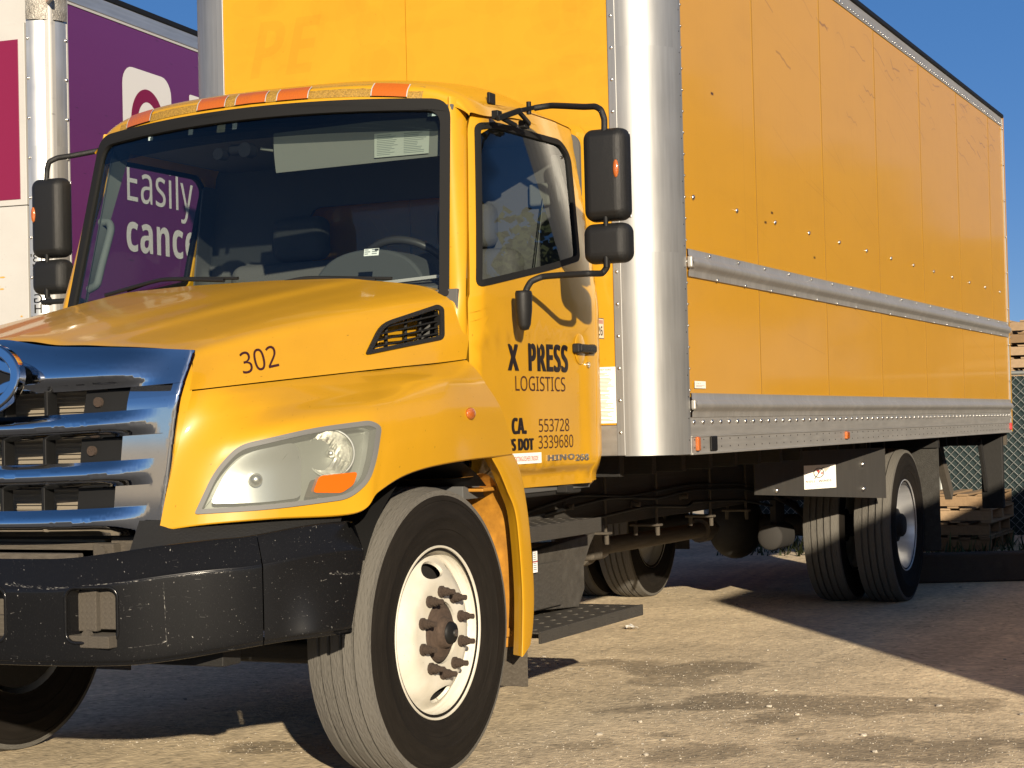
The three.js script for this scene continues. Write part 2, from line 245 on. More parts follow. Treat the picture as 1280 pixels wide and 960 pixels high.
// ------------------------------------------------------------------ the ground
const pebbleSpots = [];
{
  const S = 20, patches = [[2.9, 1.0, 0.5, 0.3, 0.9], [2.35, 0.95, 0.4, 0.2, 0.7], [1.7, 1.35, 0.55, 0.3, 1], [1.5, 1.75, 0.5, 0.32, 0.9], [0.62, 1.2, 0.35, 0.14, 0.6], [0.6, 1.65, 0.4, 0.2, 0.7], [1.85, 2.0, 0.5, 0.25, 0.8], [0.95, 2.45, 0.5, 0.3, 0.8], [0.3, 0.12, 0.14, 0.1, 0.9], [1.3, 2.8, 0.5, 0.25, 0.9]];
  const damp = (X, Z, n) => { let d = 0; const c = 0.423, s = -0.906; for (const [px, pz, a, b, k] of patches) { const dx = X - px, dz = Z - pz; if (dx * dx + dz * dz > 1.4) continue; const u = (dx * c - dz * s) / a, v = (dx * s + dz * c) / (b * 1.2), q = 1 - Math.hypot(u, v) + (n - 0.5) * 3.4; d = Math.max(d, k * sstep(0.05, 0.55, q)); } return d; };
  const map = dataTex(2048, (x, y) => {
    const X = x * S - 6, Z = y * S - 10, n = fbm(x * 40, y * 40, 40, 4, 81), m = fbm(x * 9, y * 9, 9, 3, 83), f = vnoise(x * 700, y * 700, 700, 5), f2 = vnoise(x * 1024, y * 1024, 1024, 6);
    const along2 = (X * 0.97 + Z * -0.1), across = Z + 0.12 * Math.sin(X * 0.8) + 0.05 * X, tr = vnoise(across * 14 + 400, along2 * 0.25 + 40, 4096, 12), w = damp(X, Z, n);
    let k = 0.835 + 0.14 * (m - 0.5) + 0.20 * (n - 0.5) + 0.10 * (f - 0.5) + 0.14 * (f2 - 0.5) + 0.07 * (tr - 0.5);
    if (f2 > 0.95) k += 0.10; if (f2 < 0.06) k -= 0.16;
    k *= 1 - 0.30 * w; const g = f > 0.86 && w > 0.3 ? 0.10 : 0;
    return [k + g, (k + g) * (0.925 - 0.01 * w), (k + g) * (0.80 - 0.02 * w)];
  }, true, S);
  map.offset.set(6 / S, 10 / S); map.wrapS = map.wrapT = THREE.MirroredRepeatWrapping;
  const bump = dataTex(1024, (x, y) => { const a = fbm(x * 12, y * 12, 12, 4, 91), b = vnoise(x * 180, y * 180, 180, 92), c = vnoise(x * 420, y * 420, 420, 93); return 0.4 * a + 0.35 * b * b + 0.25 * c; }, false, 2.2);
  const geo = new THREE.PlaneGeometry(640, 640, 160, 160).rotateX(-Math.PI / 2);
  const p = geo.attributes.position, uv = geo.attributes.uv;
  for (let i = 0; i < p.count; i++) uv.setXY(i, p.getX(i), p.getZ(i));
  const ground = solo('ground', geo, std({ color: C(0.90, 0.87, 0.79), roughness: 0.95, map, bumpMap: bump, bumpScale: 0.006 }), { kind: 'structure', label: 'compacted tan dirt yard with damp dark patches', category: 'ground' });
  solo('added_dark_ground', new THREE.PlaneGeometry(28.6, 120).rotateX(-Math.PI / 2).translate(-15.6, 0.004, 0), std({ color: C(0.055, 0.054, 0.052), roughness: 0.9, bumpMap: bump, bumpScale: 0.006 }), { kind: 'structure', label: 'unseen dark grey ground sheet added before the truck to darken the chrome reflections', category: 'reflection_sheet' });  // unseen dark sheet, added to darken chrome reflections and cut bounce from the ground
  // stones and grit lying on the dirt
  const r = rng(17), shape = new THREE.IcosahedronGeometry(1, 1), sp = shape.attributes.position;
  for (let i = 0; i < sp.count; i++) { const v = V(sp.getX(i), sp.getY(i), sp.getZ(i)), h = 0.78 + 0.4 * hash(Math.round(v.x * 50), Math.round(v.y * 50 + v.z * 90), 3); sp.setXYZ(i, v.x * h, v.y * h * 0.6, v.z * h); }
  shape.computeVertexNormals();
  const N = 4200, inst = new THREE.InstancedMesh(shape, std({ color: 0xffffff, roughness: 0.95 }), N), mx = new THREE.Matrix4(), q = new THREE.Quaternion(), col = new THREE.Color();
  for (let i = 0; i < N; i++) {
    const X = -1.5 + 9 * r(), near = r() < 0.5 ? patches[Math.floor(r() * patches.length)] : null;
    const gx = near ? near[0] + (r() + r() - 1) * near[2] * 1.5 : X, gz = near ? near[1] + (r() + r() - 1) * 0.9 : -2.5 + 6 * r();
    const s = 0.002 + 0.004 * r() * r() * r() + (r() > 0.988 ? 0.010 * r() : 0);
    q.setFromEuler(new THREE.Euler(0, r() * 6.3, 0)); mx.compose(V(gx, s * 0.25, gz), q, V(s * (0.8 + 0.6 * r()), s, s * (0.8 + 0.5 * r()))); inst.setMatrixAt(i, mx);
    const k = 0.2 + 0.28 * r(); inst.setColorAt(i, col.setRGB(k, k * 0.9, k * 0.74));
  }
  inst.name = 'loose_stones'; inst.castShadow = inst.receiveShadow = true; inst.userData = { kind: 'stuff', label: 'small loose stones and grit scattered over the dirt', category: 'stones' }; scene.add(inst);
}

// ------------------------------------------------------------------ the yellow box truck
const truck = thing('box_truck', 'yellow box truck with chrome grille, black bumper and ten-stud white front wheels', 'truck');

// ---- the box body
const XF = 1.69, XB = 1.92, XR = 9.84, SIDE = 1.295, YB = 1.08, YT = 3.62, PZ = 1.08;
{
  const FAR = 0.095, mirrorB = (g) => mirror(g).translate(0, 0, FAR), bothB = (n, g, m, p) => { g = Array.isArray(g) ? merge(g) : g; return [part(n, g, m, p), part(n, mirrorB(g), m, p)]; };
  const body = part('box_body', [span(XB + 0.004, XR - 0.03, YB + 0.02, YT + 0.04, -SIDE + FAR + 0.025, SIDE - 0.025, 0.004), span(XF + 0.03, XB, YB + 0.02, YT + 0.04, -PZ + FAR - 0.02, PZ + 0.02, 0.004)], M.box, truck);
  // side panels with scuffs
  const sideTex = canvasTex(2048, 620, (g, w, h) => {
    g.fillStyle = '#fff'; g.fillRect(0, 0, w, h); const r = rng(5), sx = w / (XR - XB), sy = h / (YT - 1.35);
    for (let k = 0; k < 900; k++) { g.fillStyle = `rgba(110,70,20,${0.003 + 0.007 * r()})`; g.beginPath(); g.ellipse(r() * w, r() * h, 8 + 60 * r(), 4 + 30 * r(), 0, 0, 7); g.fill(); }
    for (let k = 0; k < 160; k++) { g.fillStyle = `rgba(70,50,20,${0.01 + 0.018 * r()})`; g.fillRect(r() * w, r() * h * 0.5, 1 + r() * 2, 40 + 300 * r()); }
    g.lineCap = 'round';
    for (let k = 0; k < 60; k++) { // tree scuffs high on the side
      const X = (1.2 + 6.2 * Math.sqrt(r())) * sx, Y = (0.06 + 0.62 * r() * r()) * sy; g.strokeStyle = `rgba(60,38,10,${0.08 + 0.36 * r() * r()})`; g.lineWidth = 0.8 + 2.2 * r();
      g.beginPath(); g.moveTo(X, Y); let x = X, y = Y; const n = 2 + r() * 4; for (let q = 0; q < n; q++) { x += 6 + 14 * r(); y += (r() - 0.35) * 12; g.lineTo(x, y); } g.stroke();
    }
    for (let k = 0; k < 40; k++) { const X = r() * w, Y = r() * h * 0.9; g.strokeStyle = `rgba(80,50,10,${0.05 + 0.08 * r()})`; g.lineWidth = 1; g.beginPath(); g.moveTo(X, Y); g.lineTo(X + 60 + 160 * r(), Y + 20 + 40 * r()); g.stroke(); }
    for (const [px, py] of [[890, 117], [965, 266], [957, 278], [1018, 322]]) { const p = uZ(px, py, SIDE); g.fillStyle = 'rgba(40,22,5,0.75)'; g.fillRect((p.x - XB) * sx - 4, (YT - p.y) * sy - 1.5, 9, 3); }
  });
  const side = M.box.clone(); side.map = sideTex;
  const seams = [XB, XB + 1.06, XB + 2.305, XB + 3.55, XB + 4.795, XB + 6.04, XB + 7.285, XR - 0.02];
  for (const s of [1, -1]) for (let i = 0; i < 7; i++) {
    const a = seams[i] - 0.001, b = seams[i + 1], g = new THREE.BoxGeometry(b - a, YT - 1.33, 0.02).translate((a + b) / 2, (YT + 1.33) / 2, SIDE - 0.01);
    const p = g.attributes.position, uv = g.attributes.uv; for (let k = 0; k < p.count; k++) p.setZ(k, p.getZ(k) + 0.0015 * (p.getX(k) - a) / (b - a) - 0.001); for (let k = 0; k < p.count; k++) uv.setXY(k, (p.getX(k) - XB) / (XR - XB), (p.getY(k) - 1.35) / (YT - 1.35));
    part('side_panel', s > 0 ? g : mirrorB(g), side, body);
  }
  const seamOchre = std({ color: C(0.20, 0.105, 0.012), roughness: 0.8 }); for (let i = 1; i < 7; i++) bothB('panel_seam', new THREE.BoxGeometry(0.006, YT - 1.36, 0.004).translate(seams[i] + 0.003, (YT + 1.34) / 2, SIDE + 0.0005), seamOchre, body);  // narrow raised strips in darker ochre along the panel joints
  // front wall with the shadow of old lettering in the paint
  const frontTex = canvasTex(1024, 1024, (g, w, h) => {
    g.fillStyle = '#fdfdfb'; g.fillRect(0, 0, w, h); const r = rng(11);
    for (let k = 0; k < 500; k++) { g.fillStyle = `rgba(120,80,20,${0.008 + 0.016 * r()})`; g.beginPath(); g.ellipse(r() * w, r() * h, 10 + 60 * r(), 8 + 50 * r(), 0, 0, 7); g.fill(); }
    for (let k = 0; k < 500; k++) { g.fillStyle = `rgba(90,55,10,${0.04 + 0.12 * r()})`; g.fillRect(r() * w, r() * h, 1 + 1.5 * r(), 1 + r()); }
    const z0 = uX(305, 55, XF).z, y0 = uX(305, 100, XF).y; g.save(); g.translate((z0 + PZ) / (2 * PZ) * w, (3.62 - y0) / 2.42 * h); g.transform(1, 0, -0.28, 1, 0, 0); g.font = 'bold 158px sans-serif'; g.fillStyle = 'rgba(120,70,0,0.05)'; g.fillText('PE', 0, 0); g.restore();
  });
  const fm = M.box.clone(); fm.map = frontTex; fm.roughness = 0.5; fm.clearcoat = 0.2;
  for (const [a, b] of [[-PZ + FAR + 0.035, 0.046], [0.049, PZ - 0.035]]) {
    const g = new THREE.BoxGeometry(0.025, 2.405, b - a).translate(XF + 0.0125, 2.4175, (a + b) / 2), p = g.attributes.position, uv = g.attributes.uv;
    for (let k = 0; k < p.count; k++) uv.setXY(k, (p.getZ(k) + PZ) / (2 * PZ), (p.getY(k) - 1.2) / 2.42);
    part('front_panel', g, fm, body);
  }
  part('front_sill', [span(XF - 0.004, XF + 0.03, YB, 1.213, -PZ + FAR + 0.002, PZ - 0.002, 0.004)], M.alu, body);
  // rounded corner posts
  const postPts = []; for (let k = 0; k <= 14; k++) { const a = k / 14 * Math.PI / 2; postPts.push([XB - (XB - XF) * Math.sin(a), PZ + (SIDE + 0.006 - PZ) * Math.cos(a)]); }
  const postRow = (y) => postPts.map(([x, z]) => V(x - 0.002, y, z));
  const postG = surf([postRow(YB - 0.002), postRow((YB + YT) / 2), postRow(3.66)], 28, 6, { flip: false });
  const [pm] = bothB('corner_post', [postG, span(XF - 0.006, XF + 0.02, YB, 3.66, PZ - 0.036, PZ + 0.002, 0.003)], M.post, body);
  const dots = []; // rivet heads
  const dot = (x, y, z, n, r = 0.006) => { const g = new THREE.SphereGeometry(r, 6, 4, 0, 6.3, 0, 1.6).scale(1, 0.6, 1); g.applyQuaternion(new THREE.Quaternion().setFromUnitVectors(V(0, 1, 0), n)); return g.translate(x, y, z); };
  const nz = V(0, 0, 1), nx = V(-1, 0, 0);
  const many = (name, list, mat) => { const m = part(name, list, mat, body); m.userData.kind = 'stuff'; };
  const dark = [], pale = [];
  for (let y = 1.14; y < 3.6; y += 0.095) { dark.push(dot(XB - 0.022, y, SIDE + 0.004, nz, 0.004)); dark.push(dot(XF + 0.001, y, PZ + 0.014, nx, 0.004)); pale.push(dot(XB + 0.012, y + 0.03, SIDE + 0.002, nz, 0.006)); }
  for (let y = 1.18; y < 3.6; y += 0.14) pale.push(dot(XF - 0.006, y, PZ - 0.018, nx, 0.008));
  for (let k = 0; k < 64; k++) { const x = XB + 0.04 + k * 0.1235; pale.push(dot(x, 1.218, SIDE + 0.006, nz, 0.012)); dark.push(dot(x, 1.14, SIDE + 0.007, nz, 0.004), dot(x, 1.105, SIDE + 0.007, nz, 0.004)); for (const d of [0, 1]) if (k % 3 !== 2 || d) pale.push(dot(x + d * 0.06, YT + 0.015, SIDE + 0.006, nz, 0.009)); }
  for (let x = XB + 0.12; x < XR; x += 0.6225) pale.push(dot(x, 2.224, SIDE + 0.002, nz, 0.013));
  for (let x = XB + 0.3; x < XR; x += 0.42) pale.push(dot(x, 1.972, SIDE + 0.012, nz, 0.009), dot(x + 0.1, 1.868, SIDE + 0.012, nz, 0.009));
  for (let y = 1.2; y < 3.6; y += 0.3) pale.push(dot(XR - 0.03, y, SIDE + 0.012, nz, 0.008));
  many('rivet_heads', pale, M.bright); many('small_rivets', dark, M.black);
  // rails along the side
  const railProfile = (y0, y1, bulge) => { const p = []; for (const [t, o] of [[0, 0.002], [0.02, 0.009], [0.2, 0.010], [0.27, 0.014], [0.36, bulge * 0.8], [0.48, bulge], [0.6, bulge * 0.85], [0.7, 0.018], [0.76, 0.010], [0.98, 0.009], [1, 0.002]]) p.push([lerp(y0, y1, t), SIDE + o]); return p; };
  const railGeo = (y0, y1, b, x0, x1) => { const pr = railProfile(y0, y1, b); return toCreasedNormals(surf(pr.map(([y, z]) => [V(x0, y, z), V((x0 + x1) / 2, y, z), V(x1, y, z)]), 8, pr.length - 1, { lin: true, flip: true }), 0.9); };
  for (const [y0, y1, b] of [[1.862, 1.988, 0.036], [1.238, 1.348, 0.034]]) {
    bothB('rub_rail', [railGeo(y0, y1, b, XB + 0.012, XR - 0.02), span(XB + 0.008, XB + 0.05, lerp(y0, y1, 0.3), lerp(y0, y1, 0.74), SIDE + 0.002, SIDE + b - 0.006, 0.01)], M.rail, body);
  }
  bothB('lower_rail', [span(XB, XR - 0.005, 1.158, 1.24, SIDE - 0.02, SIDE + 0.005, 0.002), span(XB, XR - 0.005, YB, 1.152, SIDE - 0.03, SIDE + 0.007, 0.003), span(XB, XR - 0.005, 1.151, 1.158, SIDE - 0.02, SIDE + 0.011, 0.002), span(XB, XR - 0.005, YB - 0.006, YB + 0.004, SIDE - 0.08, SIDE + 0.013, 0.002)], M.rail, body);
  bothB('roof_rail', [span(XB, XR, YT - 0.002, YT + 0.07, SIDE - 0.03, SIDE + 0.005, 0.002)], M.rail, body);
  bothB('roof_edge', [span(XF + 0.05, XR + 0.01, YT + 0.071, YT + 0.105, SIDE - 0.08, SIDE + 0.018, 0.01)], M.black, body);
  part('roof', [span(XF + 0.02, XR, YT + 0.05, YT + 0.095, -SIDE + FAR + 0.06, SIDE - 0.06, 0.01)], M.alu, body);
  bothB('rear_post', [span(XR - 0.018, XR + 0.06, YB, YT + 0.1, SIDE - 0.06, SIDE + 0.008, 0.006)], M.box, body);
  bothB('rear_trim', [span(XR - 0.024, XR - 0.012, YB, YT + 0.06, SIDE - 0.01, SIDE + 0.010, 0.002)], M.post, body);
  part('rear_door', [span(XR - 0.03, XR + 0.03, YB + 0.1, YT + 0.02, -SIDE + FAR + 0.07, SIDE - 0.07, 0.01)], M.vinylWhite, body);
  // small lamps, plates and stickers on the side
  part('marker_lamp', [bx(0.035, 0.065, 0.02, uZ(869, 555, SIDE).x, 1.122, SIDE + 0.014, 0.008)], M.amber, body);
  part('marker_lamp', [bx(0.06, 0.045, 0.02, uZ(1056, 547, SIDE).x, 1.125, SIDE + 0.014, 0.008)], M.amber, body);
  part('tail_marker', [bx(0.05, 0.06, 0.02, XR - 0.07, 1.125, SIDE + 0.014, 0.008)], M.red, body);
  part('reflector_plate', [bx(0.085, 0.068, 0.012, uZ(889, 553, SIDE).x, 1.12, SIDE + 0.012, 0.006)], M.black, body);
  const tag = canvasTex(256, 128, (g) => { g.fillStyle = '#e8e2d8'; g.fillRect(0, 0, 256, 128); g.fillStyle = '#8a7f76'; g.font = '40px sans-serif'; g.fillText('0 44 A', 30, 56); g.fillRect(30, 76, 200, 8); g.fillRect(30, 96, 140, 8); });
  part('side_tag', new THREE.PlaneGeometry(0.15, 0.032).translate(uZ(874, 482, SIDE).x, 1.385, SIDE + 0.005), std({ map: tag, roughness: 0.6 }), body);
  const notice = canvasTex(256, 640, (g) => { g.fillStyle = '#f0e9dc'; g.fillRect(0, 0, 256, 640); g.fillStyle = '#3a3028'; g.font = 'bold 26px sans-serif'; g.fillText('NO STEP HERE', 34, 40); g.fillStyle = '#7a6c60'; const r = rng(4); for (let y = 66; y < 610; y += 15) if (r() > 0.14) g.fillRect(26, y, 110 + 100 * r(), 7); });
  part('notice_sticker', new THREE.PlaneGeometry(0.12, 0.245).rotateY(-Math.PI / 2).translate(XF - 0.003, 1.345, 0.985), std({ map: notice, roughness: 0.6 }), body);
  // floor beams under the box
  for (let x = XF + 0.25; x < XR - 0.1; x += 0.41) part('cross_beam', [span(x, x + 0.06, YB - 0.10, YB + 0.03, -0.95, 0.95, 0.004)], M.chassis, body);
}

// ---- hood and fenders
const P3 = (a) => a.map((p) => uZ(...p));
const fenderNet = [
  P3([[240, 489, .705], [300, 482, .755], [370, 474, .81], [440, 466, .865], [470, 463, .885], [505, 459, .91], [545, 455, .93], [583, 450, .955]]),
  P3([[236, 505, .70], [303, 493, .785], [376, 483, .85], [446, 474, .913], [477, 470, .938], [511, 466, .965], [553, 463, .992], [596, 463, 1.01]]),
  P3([[230, 528, .69], [298, 515, .81], [373, 502, .90], [450, 490, .975], [482, 485, 1.0], [516, 480, 1.03], [560, 477, 1.06], [608, 481, 1.07]]),
  P3([[219, 572, .67], [285, 552, .82], [363, 533, .96], [450, 518, 1.052], [484, 512, 1.078], [518, 507, 1.095], [563, 503, 1.11], [625, 508, 1.105]]),
  P3([[209, 612, .65], [266, 602, .785], [350, 588, .94], [448, 572, 1.07], [482, 558, 1.098], [517, 545, 1.115], [565, 537, 1.127], [636, 538, 1.115]]),
  P3([[199, 662, .63], [258, 654, .77], [342, 647, .93], [446, 640, 1.08], [474, 614, 1.105], [512, 591, 1.122], [565, 577, 1.135], [641, 567, 1.122]]),
];
const HL = roundPoly([[243, 643, 5], [268, 588, 30], [297, 557, 16], [390, 535, 30], [462, 526, 8], [476, 533, 8], [470, 573, 30], [461, 603, 18], [436, 624, 24], [340, 637, 40]], 8, 5);
const HLin = shrink(HL, 4.5);
const fenderG = surf(fenderNet, 220, 130);
const fenderCut = cut(fenderG, (c) => inPoly(...toPx(c), HLin));
const fenders = both('fender', fenderCut, M.paint, truck);
const solid = body(fenderG);
{ // rolled lip round the wheel arch and along the lower edge
  const low = fenderNet[5], lip = (o, d) => low.map((p) => V(p.x, p.y + d, p.z - o));
  both('fender_lip', surf([low, lip(0.012, -0.006), lip(0.06, 0.004)], 90, 6), M.paint, truck);
}
const hoodNet = (() => {
  const front = [[-1.000, 1.545, 0], [-1.004, 1.538, .10], [-1.006, 1.522, .20], [-1.0, 1.516, .31], [-.992, 1.509, .39], [-.98, 1.499, .52], [-.968, 1.486, .63], [-.966, 1.468, .687], [-.978, 1.42, .703], [-.997, 1.353, .706]];
  const back = [[.27, 1.802, 0], [.275, 1.802, .2], [.285, 1.798, .38], [.30, 1.793, .52], [.32, 1.783, .60], [.36, 1.768, .72], [.43, 1.742, .84], [.468, 1.69, .922], [.45, 1.58, .95], [.414, 1.473, .956]];
  const bow = [0.010, 0.010, 0.011, 0.013, 0.010, 0.013, 0.020, 0.020, 0.006, 0], seam = fenderNet[0], rows = [];
  for (const t of [0, 0.03, 0.12, 0.3, 0.5, 0.7, 0.88, 1]) rows.push(front.map((f, k) => { const b = back[k], w = 4 * t * (1 - t), p = V(lerp(f[0], b[0], t), lerp(f[1], b[1], t) + bow[k] * w, lerp(f[2], b[2], t)); if (k === 9) { const q = along(seam, t); p.copy(q).add(V(0, 0.004, 0)); } return p; }));
  rows[0].forEach((p, k) => { p.x -= 0.012; p.y -= 0.010 * (1 - k / 9); }); return rows;
})();
const VENT = roundPoly([[455, 445, 7], [475, 404, 14], [546, 381.5, 6], [553.5, 386, 5], [554, 424, 6]], 6, 4), VENTin = shrink(VENT, 5);
const hoodHalf = surf(hoodNet, 170, 110, { flip: true }), hoodSolid = body(hoodHalf);
const hoodCut = cut(hoodHalf, (c) => inPoly(...toPx(c), VENTin)), hood = part('hood', [hoodCut, mirror(hoodCut)], M.paint, truck);
{ // the dark groove between hood and fender
  both('hood_gap', surf([fenderNet[0].map((p) => p.clone().add(V(0, 0.006, -0.012))), fenderNet[0].map((p) => p.clone().add(V(0, -0.006, -0.014)))], 60, 2), M.black, hood);
  const num = letters('302', 'sans_regular', 0, 1, 0, 1), f = laid(on([hoodSolid]), 0.0015);
  const q = bend(num, (x, y) => f(lerp(304, 349, x) - 6 * y, lerp(464, 437, y) - (x - 0.5) * 10 - 1)); part('hood_number', q, M.maroon, hood);
  // side vent: frame, slats, dividers and the duct behind
  const hv = on([hoodSolid]);
  const ventFrame = part('vent_frame', sheet(VENT, [VENTin], laid(hv, 0.008), 0.03, 3, 5), M.plastic, hood);
  const sub2 = [];
  for (let k = 1; k < 5; k++) { const t = k / 5, l = [lerp(477, 462, t) - 5, lerp(402, 442, t) - 0], r = [552, lerp(386, 424, t)]; const a = hv(Math.max(l[0], 462 - 3 + (1 - t) * 14), l[1] + 2)[0], b = hv(r[0] - 2, r[1])[0]; a.z -= 0.012; b.z -= 0.012; sub2.push(bar(a, b, 0.016, 0.006)); }
  for (const x of [492, 516, 534]) { const a = hv(x, lerp(404, 384, (x - 475) / 75) + 2)[0], b = hv(x, lerp(443, 424, (x - 455) / 98) - 2)[0]; a.z -= 0.03; b.z -= 0.03; sub2.push(bar(a, b, 0.012, 0.016)); }
  part('vent_slats', sub2, M.plastic, hood); part('vent_slats', mirror(merge(sub2)), M.plastic, hood); part('vent_frame', mirror(ventFrame.geometry), M.plastic, hood);
  const duct = []; const c0 = hv(505, 414)[0]; duct.push(bx(0.30, 0.13, 0.02, c0.x + 0.06, c0.y - 0.01, c0.z - 0.065)); both('vent_duct', duct, M.paint, hood);
}
const onFender = on([solid]);
function headlight(side) {
  const h = sub('headlight', truck), put = (n, g, m) => part(n, side > 0 ? g : mirror(g), m, h);
  put('seal', sheet(HL, [shrink(HL, 6)], laid(onFender, 0.006), 0.03, 5, 5), M.seal);
  put('housing', sheet(shrink(HL, 2), [], laid(onFender, -0.055), 0, 9, 5), M.hazy);
  const rimPts = (k, off) => rim(shrink(HL, k), 6).map(([u, v]) => { const [p, n] = onFender(u, v); return p.addScaledVector(n, off); });
  const wallNet = [rimPts(3, 0.0), rimPts(4, -0.056)].map((r) => [...r, r[0]]); put('bucket', surf(wallNet, wallNet[0].length - 1, 2, { lin: true }), M.silver);
  // main beam reflector: a wide bowl
  const MB = roundPoly([[262, 630, 8], [283, 588, 20], [310, 566, 14], [372, 552, 12], [380, 585, 20], [378, 622, 10], [330, 628, 20]], 10, 4), mc = [325, 596];
  put('beam_reflector', sheet(MB, [], laid(onFender, -0.050, (u, v) => 0.044 * Math.min(1, Math.pow(Math.hypot((u - mc[0]) / 62, (v - mc[1]) / 38), 2))), 0, 5, 6), M.silver);
  // round lamp with fluted reflector
  const [lp, ln] = onFender(413, 567), dirn = V(-0.86, 0, 0.5), bowl = [];
  for (let k = 0; k <= 12; k++) { const r = 0.074 * k / 12; bowl.push(new THREE.Vector2(r, 0.05 * (k / 12) ** 2)); }
  const lg = new THREE.LatheGeometry(bowl, 36), lpz = lg.attributes.position; for (let i = 0; i < lpz.count; i++) lpz.setY(i, lpz.getY(i) + 0.0022 * Math.sin(lpz.getZ(i) * 420)); lg.computeVertexNormals();
  const aim = new THREE.Quaternion().setFromUnitVectors(V(0, 1, 0), dirn.clone().normalize());
  const place = (g, d) => g.applyQuaternion(aim).translate(lp.x + dirn.x * d - ln.x * 0.0, lp.y, lp.z + dirn.z * d);
  put('lamp_reflector', place(lg, -0.075), M.bright); put('lamp_ring', place(new THREE.TorusGeometry(0.075, 0.004, 8, 40).rotateX(Math.PI / 2), -0.026), M.hazy);
  put('bulb', place(new THREE.SphereGeometry(0.014, 12, 8), -0.055), M.bright);
  put('indicator', sheet(roundPoly([[390, 616], [398, 595], [446, 590], [441, 606], [426, 616.5]], 5), [], laid(onFender, 0.006), 0.02, 4, 5), M.amberBright);
  put('indicator_frame', sheet(roundPoly([[384, 622], [392, 600], [404, 597], [400, 620]], 3), [], laid(onFender, -0.012), 0.01, 5, 5), M.rust);
  put('beam_bulb', (() => { const [p, n] = onFender(322, 600); return new THREE.SphereGeometry(0.022, 14, 10).scale(1, 1, 1).translate(p.x - n.x * 0.03, p.y, p.z - n.z * 0.03); })(), M.bright);
  put('lens', sheet(shrink(HL, 5), [], laid(onFender, 0.004), 0, 6, 6), M.lens);
}
headlight(1); headlight(-1);
{ const [p, n] = onFender(587, 517); for (const s of [1, -1]) { const g = new THREE.SphereGeometry(1, 20, 12).scale(0.032, 0.022, 0.014).translate(p.x, p.y, p.z + 0.004); part('side_marker', s > 0 ? g : mirror(g), M.amber, truck); } }

